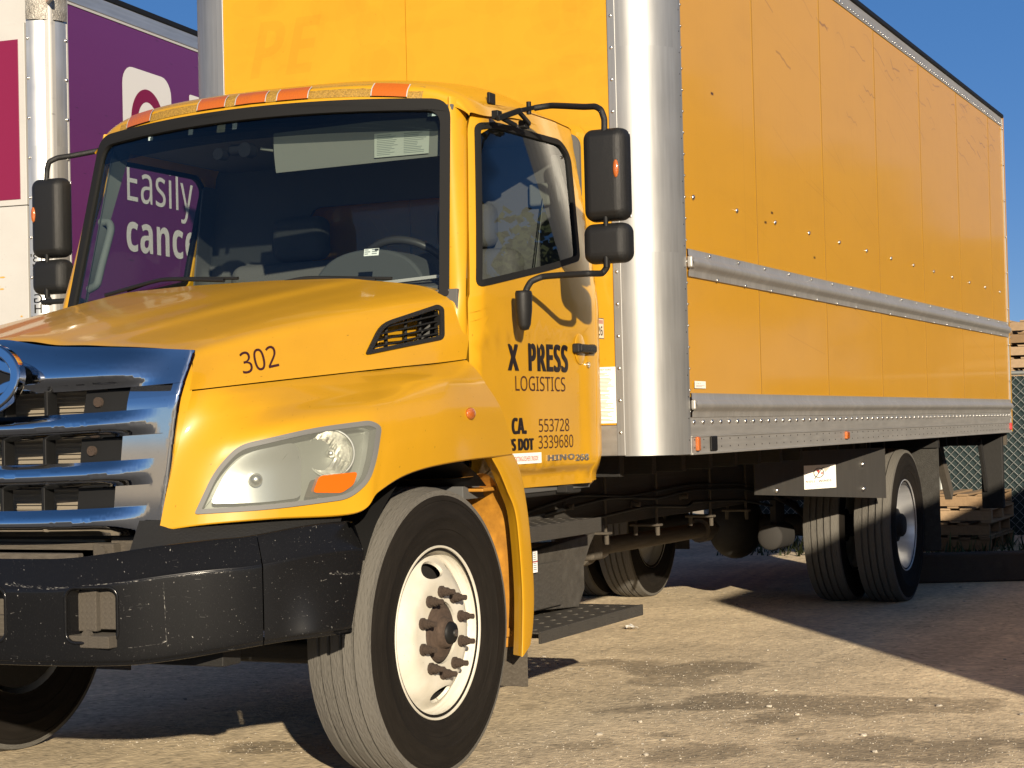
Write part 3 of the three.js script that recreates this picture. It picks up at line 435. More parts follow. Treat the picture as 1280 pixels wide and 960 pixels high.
// ---- grille
{
  const GX = (y, z) => -1.115 + 0.06 * sstep(1.30, 1.53, y) + 0.072 * (z / 0.7) ** 2;
  const edge = (y) => lerp(0.60, 0.708, (y - 0.905) / 0.575);
  const topY = (z) => 1.508 - 0.03 * (z / 0.7) ** 2 + 0.03 * Math.exp(-((z / 0.14) ** 2));
  const grille = part('grille', [(() => { const r = []; for (const y of [0.9, 1.2, 1.5]) r.push([0.345, 0.45, 0.62].map((z) => V(GX(y, z) + 0.12, y, z))); const q = surf(r, 8, 8, { flip: true }); return merge([q, mirror(q), bx(0.02, 0.03, 1.2, -1.0, 0.905, 0, 0.004)]); })()], M.black, truck);
  // the chrome casting: rows follow the slots, columns run from the middle to the edge; slots are open in the middle and stepped back at the sides
  const E = (y) => lerp(0.628, 0.714, (y - 0.905) / 0.575) - 0.03 * sstep(1.455, 1.52, y) ** 2, NU = 110;
  const slots = [[0.986, 1.052, 0.69, 0.905], [1.131, 1.207, 0.705, 0.94], [1.285, 1.358, 0.72, 0.952]];   // lower edge, upper edge, start of the step, end of the slot
  const rowsV = [], strip = (y0, y1, n, band) => { for (let k = 0; k <= n; k++) rowsV.push({ y: lerp(y0, y1, k / n), t: k / n, band }); };
  strip(0.905, 0.986, 10, 0); strip(0.986, 1.052, 6, -1); strip(1.052, 1.131, 10, 1); strip(1.131, 1.207, 6, -2); strip(1.207, 1.285, 10, 2); strip(1.285, 1.358, 6, -3); strip(1.358, 1.51, 16, 3);
  const at = (r, u) => {
    let y = r.y, z = u * E(y); const lift = 0.018 * (z / 0.66) ** 2;
    if (r.band === 3) { const top = topY(z); y = lerp(1.358 + lift, top, r.t); } else y += lift * (r.y > 0.93 ? 1 : 0.3);
    z = Math.min(u, 1) * E(y); const flat = 1 - sstep(0.62, 0.93, u); let d = 0;
    if (r.band >= 0) { const p = r.t; d = -(r.band === 3 ? 0.030 : 0.026) * (flat * Math.pow(Math.sin(Math.PI * clamp(p, 0.03, 0.97)), 0.75) + (1 - flat) * 0.35) + 0.016 * flat * sstep(0.30, 0, p); }
    else { const sl = slots[-r.band - 1]; d = u < sl[3] ? 0.030 : -0.009; }
    if (u > 0.99) d += (u - 0.99) * 0.9;
    return V(GX(y, z) + d, y, z);
  };
  const us = []; for (let i = 0; i <= NU; i++) us.push(i / NU); us.push(1.004);
  const shells = [[], [], [], []], quad = (L, A, B, Cc, D) => L.push(A, B, Cc, B, D, Cc);
  for (let j = 0; j < rowsV.length - 1; j++) for (let i = 0; i < us.length - 1; i++) {
    const r0 = rowsV[j], r1 = rowsV[j + 1]; let own;
    if (r0.band !== r1.band) { const sl = slots[-Math.min(r0.band, r1.band) - 1], um = (us[i] + us[i + 1]) / 2; if (um > sl[3] + 0.01) continue; own = Math.max(r0.band, r1.band); const up = r0.band >= 0, bnd = up ? r0 : r1, k = 0.036; const e0 = at(bnd, us[i]), e1 = at(bnd, us[i + 1]), f0 = e0.clone().add(V(k, 0, 0)), f1 = e1.clone().add(V(k, 0, 0)); up ? quad(shells[own], e0, e1, f0, f1) : quad(shells[own], f0, f1, e0, e1); continue; }
    if (r0.band < 0) { const sl = slots[-r0.band - 1], um = (us[i] + us[i + 1]) / 2; if (um < sl[2]) continue; own = -r0.band - 1 + (r0.t < 0.5 ? 0 : 1); } else own = r0.band;
    quad(shells[own], at(r0, us[i]), at(r0, us[i + 1]), at(r1, us[i]), at(r1, us[i + 1]));
  }
  for (const L of shells) { const g = new THREE.BufferGeometry(); g.setAttribute('position', new THREE.Float32BufferAttribute(L.flatMap((p) => [p.x, p.y, p.z]), 3)); g.setAttribute('uv', new THREE.Float32BufferAttribute(L.flatMap((p) => [p.z, p.y]), 2)); g.computeVertexNormals(); const q = toCreasedNormals(g, 0.7); part('grille_bar', [q, mirror(q)], M.chrome, grille); }
  { // painted return of fender and hood that meets the casting
    const outer = [...fenderNet.map((r) => r[0]).reverse(), ...[8, 7].map((k) => hoodNet[0][k])].map((p) => p.clone()), inner = outer.map((p) => V(GX(p.y, E(p.y)) + 0.006, p.y, Math.min(E(p.y) - 0.006, p.z - 0.004)));
    both('nose_return', surf([outer, inner], 60, 3, { flip: true }), M.paint, truck);
  }
  const fill = []; for (const [y0, y1] of [[1.285, 1.362], [1.13, 1.21], [0.98, 1.055]]) { const r = []; for (const y of [y0, y1]) r.push([0.33, 0.42, 0.52].map((z) => V(GX(y, z) + 0.045, y, z - (1.3 - y) * 0.10))); fill.push(surf(r, 6, 3, { flip: true })); }
  for (const q of fill) both('grille_insert', q, M.black, grille);
  for (const [y, z] of [[1.325, 0.385], [1.172, 0.36]]) both('insert_bolt', [cyl(0.016, 0.012, 'x', GX(y, z) + 0.042, y, z, 14)], M.rust, grille);
  for (const z of [-0.22, -0.06, 0.06, 0.22]) for (const [y0, y1] of [[1.27, 1.365], [1.12, 1.215], [0.97, 1.06]]) part('grille_rib', [bx(0.05, y1 - y0, 0.014, GX(y0, z) + 0.03, (y0 + y1) / 2, z + (y0 - 1.27) * 0.06, 0.003)], M.black, grille);
  part('radiator', [(() => { const fins = [bx(0.03, 0.66, 0.62, -0.93, 1.16, 0, 0.004)]; for (let k = 0; k < 44; k++) fins.push(bx(0.012, 0.005, 0.62, -0.95, 0.85 + k * 0.015, 0, 0.001)); return merge(fins); })(), span(-0.97, -0.93, 0.82, 1.46, 0.31, 0.34), span(-0.97, -0.93, 0.82, 1.46, -0.34, -0.31)], M.radiator, truck);
  // oval badge: ring and wings over a ribbed field
  const b = sub('badge', grille), tilt = (g) => g.rotateY(-Math.PI / 2).rotateZ(-0.12).translate(-1.15, 1.407, 0);
  const ring = (rx, ry, w, d) => { const s = new THREE.Shape(); s.absellipse(0, 0, rx, ry, 0, TAU); const q = new THREE.Path(); q.absellipse(0, 0, rx - w, ry - w, 0, TAU); s.holes.push(q); return new THREE.ExtrudeGeometry(s, { depth: d, bevelEnabled: true, bevelSize: 0.006, bevelThickness: 0.008, bevelSegments: 3, curveSegments: 48 }); };
  part('badge_ring', tilt(ring(0.174, 0.115, 0.024, 0.024)), M.chrome, b);
  part('badge_field', [tilt(ring(0.16, 0.1, 0.098, 0.004)), tilt(new THREE.CircleGeometry(0.1, 24).scale(1.5, 0.95, 1))], M.black, b);
  for (const s of [1, -1]) { const sh = new THREE.Shape(); sh.moveTo(0.165, 0.008 * s); sh.bezierCurveTo(0.11, 0.02 * s, 0.05, 0.03 * s, 0.03, 0.1 * s); sh.lineTo(0.06, 0.095 * s); sh.bezierCurveTo(0.08, 0.05 * s, 0.12, 0.045 * s, 0.15, 0.04 * s); sh.lineTo(0.165, 0.008 * s); for (const m of [1, -1]) { const g = new THREE.ExtrudeGeometry(sh, { depth: 0.02, bevelEnabled: true, bevelSize: 0.004, bevelThickness: 0.006, bevelSegments: 2 }); if (m < 0) g.scale(-1, 1, 1); part('badge_wing', tilt(g), M.chrome, b); } }
  part('nose_bracket', [span(-1.02, -0.99, 0.80, 0.9, 0.40, 0.62), span(-1.06, -1.02, 0.82, 0.88, 0.36, 0.44), cyl(0.018, 0.02, 'x', -1.065, 0.855, 0.40, 12), cyl(0.018, 0.02, 'x', -1.03, 0.86, 0.49, 12), span(-1.0, -0.97, 0.78, 0.88, -0.6, 0.4)], M.dusty, grille);
}

// ---- bumper
{
  const bz = [[0, -1.335], [0.2, -1.332], [0.36, -1.322], [0.5, -1.298], [0.62, -1.25], [0.74, -1.178], [0.85, -1.10], [0.94, -1.015], [1.025, -0.885], [1.08, -0.765], [1.102, -0.685], [1.106, -0.655]];
  const top = (z) => 0.845 + 0.052 * sstep(0.35, 0.95, z) + 0.03 * sstep(0.9, 1.1, z), bot = (z) => 0.528 + 0.055 * sstep(0.6, 1.12, z);
  const rowsFor = (list) => { const prof = [[0.075, 0, 0], [0.055, 0, -0.004], [0.010, 0, -0.075], [0.002, 0, -0.088], [0, 0, -0.115], [0.0, 1, 0.04], [0.006, 1, 0.012], [0.02, 1, 0], [0.1, 1, 0.004]];
    return prof.map(([dx, w, dy]) => list.map(([z, x], i) => { const a = list[Math.max(0, i - 1)], b = list[Math.min(list.length - 1, i + 1)]; let nx = b[0] - a[0], nz = -(b[1] - a[1]); const L = Math.hypot(nx, nz); nx /= L; nz /= L; return V(x + nx * dx - (w ? 0.075 : 0) * sstep(0.98, 1.1, z), (w ? bot(z) : top(z)) + dy, z - Math.abs(nz) * dx * 0.9); })); };
  const dense = (a, b) => { const c = new THREE.CatmullRomCurve3(bz.map(([z, x]) => V(z, x, 0))), o = []; for (let k = 0; k <= 200; k++) { const p = c.getPoint(k / 200); if (p.x > a + 0.002 && p.x < b - 0.002) o.push([p.x, p.y]); } const end = (z) => { for (let i = 1; i <= 400; i++) { const u = c.getPoint((i - 1) / 400), v = c.getPoint(i / 400); if (v.x >= z) return [z, lerp(u.y, v.y, (z - u.x) / (v.x - u.x))]; } return null; }; if (a > 0) o.unshift(end(a)); else o.unshift([0, bz[0][1]]); if (b < 1.1) o.push(end(b)); else o.push([1.106, -0.655]); return o; };
  const mainL = dense(0, 0.95), endL = dense(0.9525, 1.14);
  const uvFix = (g) => { const p = g.attributes.position, uv = g.attributes.uv; for (let i = 0; i < p.count; i++) uv.setXY(i, p.getZ(i) * 1.0 + (p.getX(i) + 1.335) * 0.8, p.getY(i) - 0.5); return g; };
  const holes = [[rrect(0.448, 0.602, 0.6, 0.765, 0.03), 1], [rrect(-0.02, 0.24, 0.6, 0.765, 0.03), 0]];
  const inHole = (c) => holes.some(([h]) => inPoly(c.z, c.y, h));
  const half = cut(uvFix(surf(rowsFor(mainL), 300, 150, { flip: true })), inHole), left = mirror(half);
  const bumper = part('bumper', [half, left], M.bumper, truck);
  both('bumper_end', uvFix(surf(rowsFor(endL), 40, 60, { flip: true })), M.bumperEnd, bumper);
  const xAt = (z) => { const a = Math.abs(z); for (let i = 1; i < bz.length; i++) if (bz[i][0] >= a) return lerp(bz[i - 1][1], bz[i][1], (a - bz[i - 1][0]) / (bz[i][0] - bz[i - 1][0])); return -0.6; };
  const ringAt = (poly, r, dx) => new THREE.TubeGeometry(new THREE.CatmullRomCurve3(rim(poly, 0.02).map(([z, y]) => V(xAt(z) + dx, y, z)), true), 90, r, 8, true);
  const bezel = (poly) => { const rows = [0.0, 0.012, 0.05].map((d, k) => { const p = shrink(rim(poly, 0.015), [-0.004, 0.004, 0.012][k]).map(([z, y]) => V(xAt(z) - 0.002 + d, y, z)); return [...p, p[0]]; }); return surf(rows, 80, 8); };
  both('lamp_opening', [bezel(holes[0][0]), ringAt(holes[0][0], 0.006, 0)], M.bumper, bumper);
  const mid = rrect(-0.24, 0.24, 0.6, 0.765, 0.03); part('tow_opening', [bezel(mid), ringAt(mid, 0.006, 0)], M.bumper, bumper);
  both('opening_bracket', [span(-1.26, -1.235, 0.63, 0.77, 0.455, 0.525), span(-1.24, -1.215, 0.635, 0.755, 0.52, 0.61), span(-1.3, -1.2, 0.585, 0.622, 0.45, 0.6)], M.dusty, bumper);
  both('bracket_bolt', cyl(0.017, 0.014, 'x', -1.29, 0.622, 0.515, 12), M.dusty, bumper); both('bracket_bolt', cyl(0.02, 0.012, 'x', -1.31, 0.655, 0.243, 12), M.dusty, bumper);
  part('bumper_beam', [span(-1.24, -1.20, 0.60, 0.67, -0.42, 0.42), span(-1.21, -1.18, 0.55, 0.86, -0.42, 0.42)], M.dusty, bumper);
  both('bumper_filler', surf([[0.6, 0.75, 0.9, 1.0, 1.06].map((z) => V(xAt(z) + 0.16, 0.955, z - 0.03)), [0.6, 0.75, 0.9, 1.0, 1.06].map((z) => V(xAt(z) + 0.06, 0.83, z - 0.01))], 16, 3), M.plastic, bumper);
  part('bumper_mount', [span(-1.25, -0.7, 0.56, 0.72, 0.36, 0.44), span(-1.25, -0.7, 0.56, 0.72, -0.44, -0.36), span(-1.0, -0.9, 0.5, 0.86, -0.8, 0.8)], M.chassis, bumper);
}

// ---- cab
const XFA = uZ(583.5, 368, 0.952).x, XFB = uZ(584, 158, 0.868).x;
const xf = (y) => XFA + (XFB - XFA) * clamp((y - 1.72) / 0.68, 0, 1.2);
const creaseY = (x) => 1.555 + 0.045 * clamp((x - 0.5) / 0.95, 0, 1);
function cabZ(x, y) {
  let z = 1.03 - 0.105 * Math.pow(Math.max(0, (y - 1.72) / 0.76), 1.12);
  z -= 0.045 * (1.5 - x) / 1.1;
  z -= 0.038 * Math.pow(1 - clamp((x - xf(y)) / 0.09, 0, 1), 2.2);
  z -= 0.05 * Math.pow(clamp((x - 1.53) / 0.07, 0, 1), 2);
  const inset = sstep(creaseY(x) + 0.012, creaseY(x) - 0.022, y) * sstep(0.47, 0.51, x) * (1 - sstep(1.34, 1.44, x));
  z -= 0.008 * inset;
  z -= 0.030 * sstep(1.062, 1.018, y);
  return z;
}
const cabF = onMap((x, y) => V(x, y, cabZ(x, y)));
function cabXY(px, py) { let z = 1.0, p; for (let k = 0; k < 40; k++) { p = uZ(px, py, z); z = lerp(z, cabZ(p.x, p.y), 0.5); } return [p.x, p.y]; }
const X2 = (a) => a.map((p) => cabXY(...p));
const doorTop = X2([[584.5, 160], [588, 143], [598, 132], [616, 132], [650, 138.5], [690, 151.5], [711, 161], [722, 176], [729, 215], [738, 290], [743, 370], [745, 480], [746, 575]]);
const doorOut = roundPoly([[xf(1.6) + 0.005, 1.0], [xf(1.6) + 0.005, 1.7], [xf(2.0) + 0.005, 2.0], ...doorTop, cabXY(741, 603), [0.44, 0.975]], 0.02, 3);
const WIN = roundPoly([[...cabXY(596, 358), 0.03], [...cabXY(594, 155), 0.03], [...cabXY(620, 154), 0.05], [...cabXY(700, 176), 0.05], [...cabXY(712, 195), 0.05], [...cabXY(724, 325), 0.035], [...cabXY(690, 336), 0.1]], 0.04, 5);
const cab = sub('cab', truck);
{
  // windshield with its black rubber and the painted pillars beside it
  const wsMap = (s, t) => { const u = s / 0.86, v = t / 0.75, a = lerp(0.889, 0.83, v); return V(lerp(0.42, 0.58, v) - 0.125 * (1 - u * u) + (u * u > 1 ? 0 : 0), lerp(1.767, 2.487, v) + lerp(0.012, 0.028, v) * (1 - u * u), a * u); };
  const wsF = (off) => (s, t) => { const e = 0.004, p = wsMap(s, t), n = wsMap(s, t + e).sub(p).cross(wsMap(s + e, t).sub(p)).normalize(); if (n.x > 0) n.negate(); return [p.addScaledVector(n, off), n]; };
  const W0 = roundPoly([[-0.86, -0.06, 0.02], [0.86, -0.06, 0.02], [0.86, 0.75, 0.075], [-0.86, 0.75, 0.075]], 0.05, 7), W1 = roundPoly([[-0.825, -0.05, 0.02], [0.825, -0.05, 0.02], [0.822, 0.70, 0.06], [-0.822, 0.70, 0.06]], 0.05, 7);
  part('windshield_seal', sheet(W0, [W1], wsF(0.012), 0.03, 0.05, 5), M.rubber, cab);
  const ws = part('windshield', sheet(shrink(W1, -0.006), [], wsF(0.0), 0, 0.09, 5), M.glass, cab);
  const frit = roundPoly([[-0.83, 0.62], [0.83, 0.62], [0.825, 0.71], [-0.825, 0.71]], 0.03); part('shade_band', sheet(frit, [], wsF(-0.006), 0, 0.08, 5), phys({ color: C(0.25, 0.27, 0.28), transmission: 1, roughness: 0, ior: 1.1 }), ws);
  const tagM = std({ color: C(0.7, 0.74, 0.72), roughness: 0.6 });
  const tagAt = (px, py, w, h, m, n = 'glass_tag') => { const d = ray(px, py); let p = null; for (let x = 0.2; x < 0.7; x += 0.002) { const q = uX(px, py, x), v = (q.y - 1.78) / 0.73, a = lerp(0.889, 0.83, v); if (x >= lerp(0.42, 0.58, v) - 0.125 * (1 - (q.z / a) ** 2)) { p = q; break; } } if (!p) return; part(n, new THREE.PlaneGeometry(w, h).rotateY(-Math.PI / 2).rotateZ(-0.21).translate(p.x + 0.008, p.y, p.z), m, ws); };
  for (const [x, y] of [[136, 180], [187, 171], [237, 164], [292, 157]]) tagAt(x, y, 0.022, 0.03, tagM); tagAt(275, 160, 0.04, 0.035, std({ color: C(0.5, 0.46, 0.3), roughness: 0.6 }));
  const paper = (w, h, bg, rows, seed, head) => std({ roughness: 0.7, map: canvasTex(w, h, (g) => { g.fillStyle = bg; g.fillRect(0, 0, w, h); g.fillStyle = 'rgba(50,60,60,0.65)'; const r = rng(seed); for (let c = 0; c < 2; c++) for (let k = 0; k < rows; k++) g.fillRect(w * (0.05 + 0.48 * c), h * (0.08 + 0.86 * k / rows), w * (0.2 + 0.2 * r()), h * 0.4 / rows); if (head) { g.fillStyle = head; g.fillRect(w * 0.72, h * 0.05, w * 0.25, h * 0.3); } }) });
  tagAt(541, 137, 0.05, 0.05, paper(128, 128, '#b9c6c4', 5, 3)); tagAt(463, 315, 0.065, 0.028, paper(128, 64, '#dfe3e0', 3, 9, '#1a1c1e')); tagAt(93, 347, 0.03, 0.075, std({ color: C(0.5, 0.52, 0.10), roughness: 0.6 }));
  const pillar = [0, 0.2, 0.4, 0.6, 0.8, 1].map((v) => { const y = lerp(1.52, 2.50, v), w = wsMap(0.848, (y - 1.767) / 0.72 * 0.75), o = V(xf(y) + 0.002, y, cabZ(xf(y) + 0.002, y)); return [V(w.x + 0.035, w.y, w.z - 0.01), V(w.x + 0.002, w.y, w.z + 0.004), V(lerp(w.x, o.x, 0.45) - 0.012, y, lerp(w.z, o.z, 0.5) + 0.008), V(o.x - 0.004, y, o.z - 0.002), V(o.x + 0.03, y, o.z - 0.02)]; });
  both('windshield_pillar', surf(pillar, 20, 30), M.paint, cab);
  // roof
  const cols = [[0, 0], [0.25, -0.002], [0.45, -0.006], [0.62, -0.02], [0.74, -0.042], [0.82, -0.072], [0.875, -0.115], [0.915, -0.185]];
  const rows = [[0.0, 2.512, 0.3], [0.012, 2.552, 0.55], [0.035, 2.578, 0.75], [0.14, 2.612, 0.95], [0.5, 2.652, 1], [0.9, 2.640, 1], [1.07, 2.60, 1], [1.12, 2.52, 0.8]].map(([dx, y, k], i) => cols.map(([z, d]) => V(0.452 + dx + 0.135 * (z / 0.86) ** 2 * (1 - clamp(dx / 1.1, 0, 1)), y + d * k * (i > 6 ? 0.7 : 1) - (i < 2 ? 0.022 * (z / 0.86) ** 2 : 0), z * (i < 3 ? 0.975 : 1))));
  const roofG = surf(rows, 60, 60); part('roof', [roofG, mirror(roofG)], M.paint, cab);
  // reflective strip with marker lamps over the windshield
  const header = (z0, z1, off) => { const r = []; for (let k = 0; k <= 2; k++) { const t = 0.045 + 0.16 * k / 2, row = []; for (let i = 0; i <= 6; i++) { const z = lerp(z0, z1, i / 6), s = z < 0 ? -1 : 1, p = netAt(rows, clamp(zu(Math.abs(z)), 0, 1), t * 1.45); p.z *= s; row.push(V(p.x - off, p.y + off * 0.2, p.z)); } r.push(row); } return surf(r, 18, 4); };
  function zu(z) { for (let i = 1; i < cols.length; i++) if (cols[i][0] * 0.975 >= z) return (i - 1 + (z - cols[i - 1][0] * 0.975) / ((cols[i][0] - cols[i - 1][0]) * 0.975)) / (cols.length - 1); return 1; }
  const glit = std({ color: C(0.42, 0.24, 0.035), roughness: 0.65, map: dataTex(256, (x, y) => 0.62 + 0.38 * vnoise(x * 128, y * 128, 128, 7), true, 0.25), bumpMap: fineBump, bumpScale: 0.002 });
  part('reflective_strip', header(-0.72, 0.72, 0.003), glit, cab);
  for (const z of [-0.59, -0.19, 0, 0.19, 0.59]) { const l = part('roof_marker', header(z - 0.068, z + 0.068, 0.012), M.amber, cab); for (const q of [-0.07, 0.07]) part('marker_edge', header(z + q - 0.002, z + q + 0.002, 0.013), M.vinylWhite, l); }
  // shell round the door
  const gap = shrink(doorTop, 0).map(([x, y], i, a) => { const q = a[Math.max(0, i - 1)], c = a[Math.min(a.length - 1, i + 1)], L = Math.hypot(c[0] - q[0], c[1] - q[1]); return [x - (c[1] - q[1]) / L * 0.006, y + (c[0] - q[0]) / L * 0.006]; });
  const shell = [...gap, [cabXY(746, 575)[0] + 0.006, 0.98], [1.585, 0.985], [1.6, 1.05], [1.6, 2.45], [1.56, 2.5], [1.1, 2.52], [0.75, 2.49], [xf(2.42) + 0.03, 2.43], [xf(2.35) + 0.004, 2.34]];
  both('cab_side', sheet(shell, [], cabF, 0.02, 0.05, 6), M.paint, cab);
  part('back_wall', [(() => { const s = new THREE.Shape(rrect(-0.975, 0.975, 0.95, 2.52, 0.06).map((p) => new THREE.Vector2(...p))); s.holes.push(new THREE.Path(rrect(-0.42, 0.42, 1.93, 2.27, 0.06).map((p) => new THREE.Vector2(...p)))); return new THREE.ExtrudeGeometry(s, { depth: 0.03, bevelEnabled: false }).rotateY(-Math.PI / 2).translate(1.6, 0, 0); })()], M.paint, cab);
  part('rear_window', new THREE.PlaneGeometry(0.86, 0.36).rotateY(Math.PI / 2).translate(1.59, 2.1, 0), M.sideGlass, cab);
  const lining = [(() => { const s = new THREE.Shape(rrect(-0.96, 0.96, 0.97, 2.48, 0.06).map((p) => new THREE.Vector2(...p))); s.holes.push(new THREE.Path(rrect(-0.4, 0.4, 1.95, 2.25, 0.06).map((p) => new THREE.Vector2(...p)))); return new THREE.ExtrudeGeometry(s, { depth: 0.02, bevelEnabled: false }).rotateY(-Math.PI / 2).translate(1.56, 0, 0); })(), span(0.575, 1.56, 2.445, 2.47, -0.84, 0.84), span(0.35, 1.57, 0.95, 1.0, -0.96, 0.96), span(0.40, 0.43, 0.98, 1.74, -0.93, 0.93)];
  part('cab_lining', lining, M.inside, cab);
  both('pillar_trim', [surf(pillar.map((r) => [V(r[0].x + 0.03, r[0].y, r[0].z - 0.002), V(r[1].x + 0.075, r[1].y, r[1].z - 0.005), V(r[4].x + 0.05, r[4].y, r[4].z - 0.035)]), 8, 20, { flip: true })], M.trim, cab);
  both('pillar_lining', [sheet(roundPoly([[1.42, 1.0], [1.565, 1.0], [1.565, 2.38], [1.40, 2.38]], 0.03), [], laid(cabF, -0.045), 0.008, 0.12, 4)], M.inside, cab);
  both('grab_handle', [tube([[0.60, 2.13, 0.865], [0.60, 2.125, 0.82], [0.585, 2.09, 0.80], [0.545, 1.94, 0.82], [0.53, 1.86, 0.835], [0.535, 1.84, 0.88]], 0.017, 40, 10)], M.trim, cab);
  part('badge_sticker', new THREE.PlaneGeometry(0.085, 0.09).translate(1.565, cabXY(749, 412)[1], cabZ(1.565, 1.6) + 0.007), std({ roughness: 0.6, map: canvasTex(128, 136, (g) => { g.fillStyle = '#5b4a3a'; g.fillRect(0, 0, 128, 136); g.fillStyle = '#d9c9ae'; g.fillRect(6, 6, 116, 124); g.fillStyle = '#b08070'; g.fillRect(14, 12, 100, 26); g.fillStyle = '#3b332c'; g.font = 'bold 84px sans-serif'; g.fillText('26', 16, 114); }) }), cab);
}
function door(side) {
  const d = part('door', (() => { const g = sheet(doorOut, [WIN], cabF, 0.025, 0.035, 8); return side > 0 ? g : mirror(g); })(), M.paint, truck), put = (n, g, m) => part(n, side > 0 ? g : mirror(Array.isArray(g) ? merge(g) : g), m, d);
  put('window_seal', sheet(shrink(WIN, -0.004), [shrink(WIN, 0.021)], laid(cabF, 0.004), 0.02, 0.05, 5), M.rubber);
  put('window', sheet(shrink(WIN, 0.012), [], laid(cabF, -0.006), 0, 0.12, 5), M.sideGlass);
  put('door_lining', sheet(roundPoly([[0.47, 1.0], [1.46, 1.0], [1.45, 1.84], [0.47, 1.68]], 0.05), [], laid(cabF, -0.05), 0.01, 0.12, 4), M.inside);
  const [hx, hy] = cabXY(727, 436), hz = cabZ(hx, hy);
  put('handle_cup', [new THREE.SphereGeometry(1, 24, 12).scale(0.06, 0.068, 0.006).translate(hx - 0.015, hy, hz), ], M.paint);
  put('handle', [bx(0.165, 0.034, 0.022, hx, hy, hz + 0.028, 0.01, 3), bx(0.035, 0.04, 0.035, hx - 0.075, hy, hz + 0.012, 0.008, 2), bx(0.035, 0.04, 0.035, hx + 0.075, hy, hz + 0.012, 0.008, 2)], M.plastic);
  const [lx, ly] = cabXY(734, 456); put('door_lock', [cyl(0.012, 0.012, 'z', lx, ly, cabZ(lx, ly) + 0.003, 16), cyl(0.006, 0.014, 'z', lx, ly, cabZ(lx, ly) + 0.004, 12)], M.bright);
  if (side < 0) return;
  // lettering as on the photograph
  const tx0 = 0.0045, text = (n, t, font, x0, x1, y0, y1, m) => { const a = cabXY(x0, y1), b = cabXY(x1, y0); const g = letters(t, font, a[0], b[0], a[1], b[1]); put(n, font === 'sans_bold' ? [-1, 0, 1].map((q) => bend(g.clone().translate(q * (tx0 ?? 0.006), 0, 0), laid(cabF, 0.0016 + 0.0003 * (q + 1)))) : bend(g, laid(cabF, 0.0016)), m); };
  text('lettering', 'X', 'sans_bold', 635, 647, 430.5, 463, M.ink); text('lettering', 'PRESS', 'sans_bold', 661, 708.5, 431.5, 464, M.ink);
  text('lettering', 'LOGISTICS', 'sans_regular', 644, 706, 471.5, 488.5, M.maroon);
  text('lettering', 'CA.', 'sans_bold', 640, 657, 522, 543, M.ink); text('lettering', 'US DOT', 'sans_bold', 633, 666, 547.5, 564, M.ink);
  text('lettering', '553728', 'sans_regular', 673.5, 711, 523, 540, M.maroon); text('lettering', '3339680', 'sans_regular', 673, 716, 543, 561, M.maroon);
  const [ax, ay] = cabXY(657, 573), sz = cabZ(ax, ay) + 0.002;
  put('door_sticker', bend(new THREE.PlaneGeometry(0.29, 0.042, 6, 2).translate(cabXY(660, 572)[0] - 0.03, ay, 0), laid(cabF, 0.002)), std({ roughness: 0.55, map: canvasTex(512, 80, (g) => { g.fillStyle = '#f3ece2'; g.fillRect(0, 0, 512, 80); g.fillStyle = '#c23a30'; g.font = 'bold 46px sans-serif'; g.save(); g.scale(0.74, 1.1); g.fillText('FIRE EXTINGUISHER INSIDE', 24, 54); g.restore(); }) }));
  const bg = []; { const t = (tx, x0, x1) => { const a = cabXY(x0, 576), b = cabXY(x1, 567), g = new THREE.ExtrudeGeometry(fonts.sans_bold.generateShapes(tx, 1), { depth: 0.05, bevelEnabled: false, curveSegments: 4 }); g.computeBoundingBox(); const q = g.boundingBox; g.translate(-q.min.x, -q.min.y, 0).scale((b[0] - a[0]) / (q.max.x - q.min.x), (b[1] - a[1]) / (q.max.y - q.min.y), 0.12).translate(a[0], a[1], 0); const gp = g.attributes.position; for (let i = 0; i < gp.count; i++) gp.setZ(i, gp.getZ(i) + cabZ(gp.getX(i), gp.getY(i)) - 0.001); bg.push(g); }; t('HINO', 684, 717); t('268', 719, 735); }
  put('maker_badge', bg, M.badge);
}
door(1); door(-1);

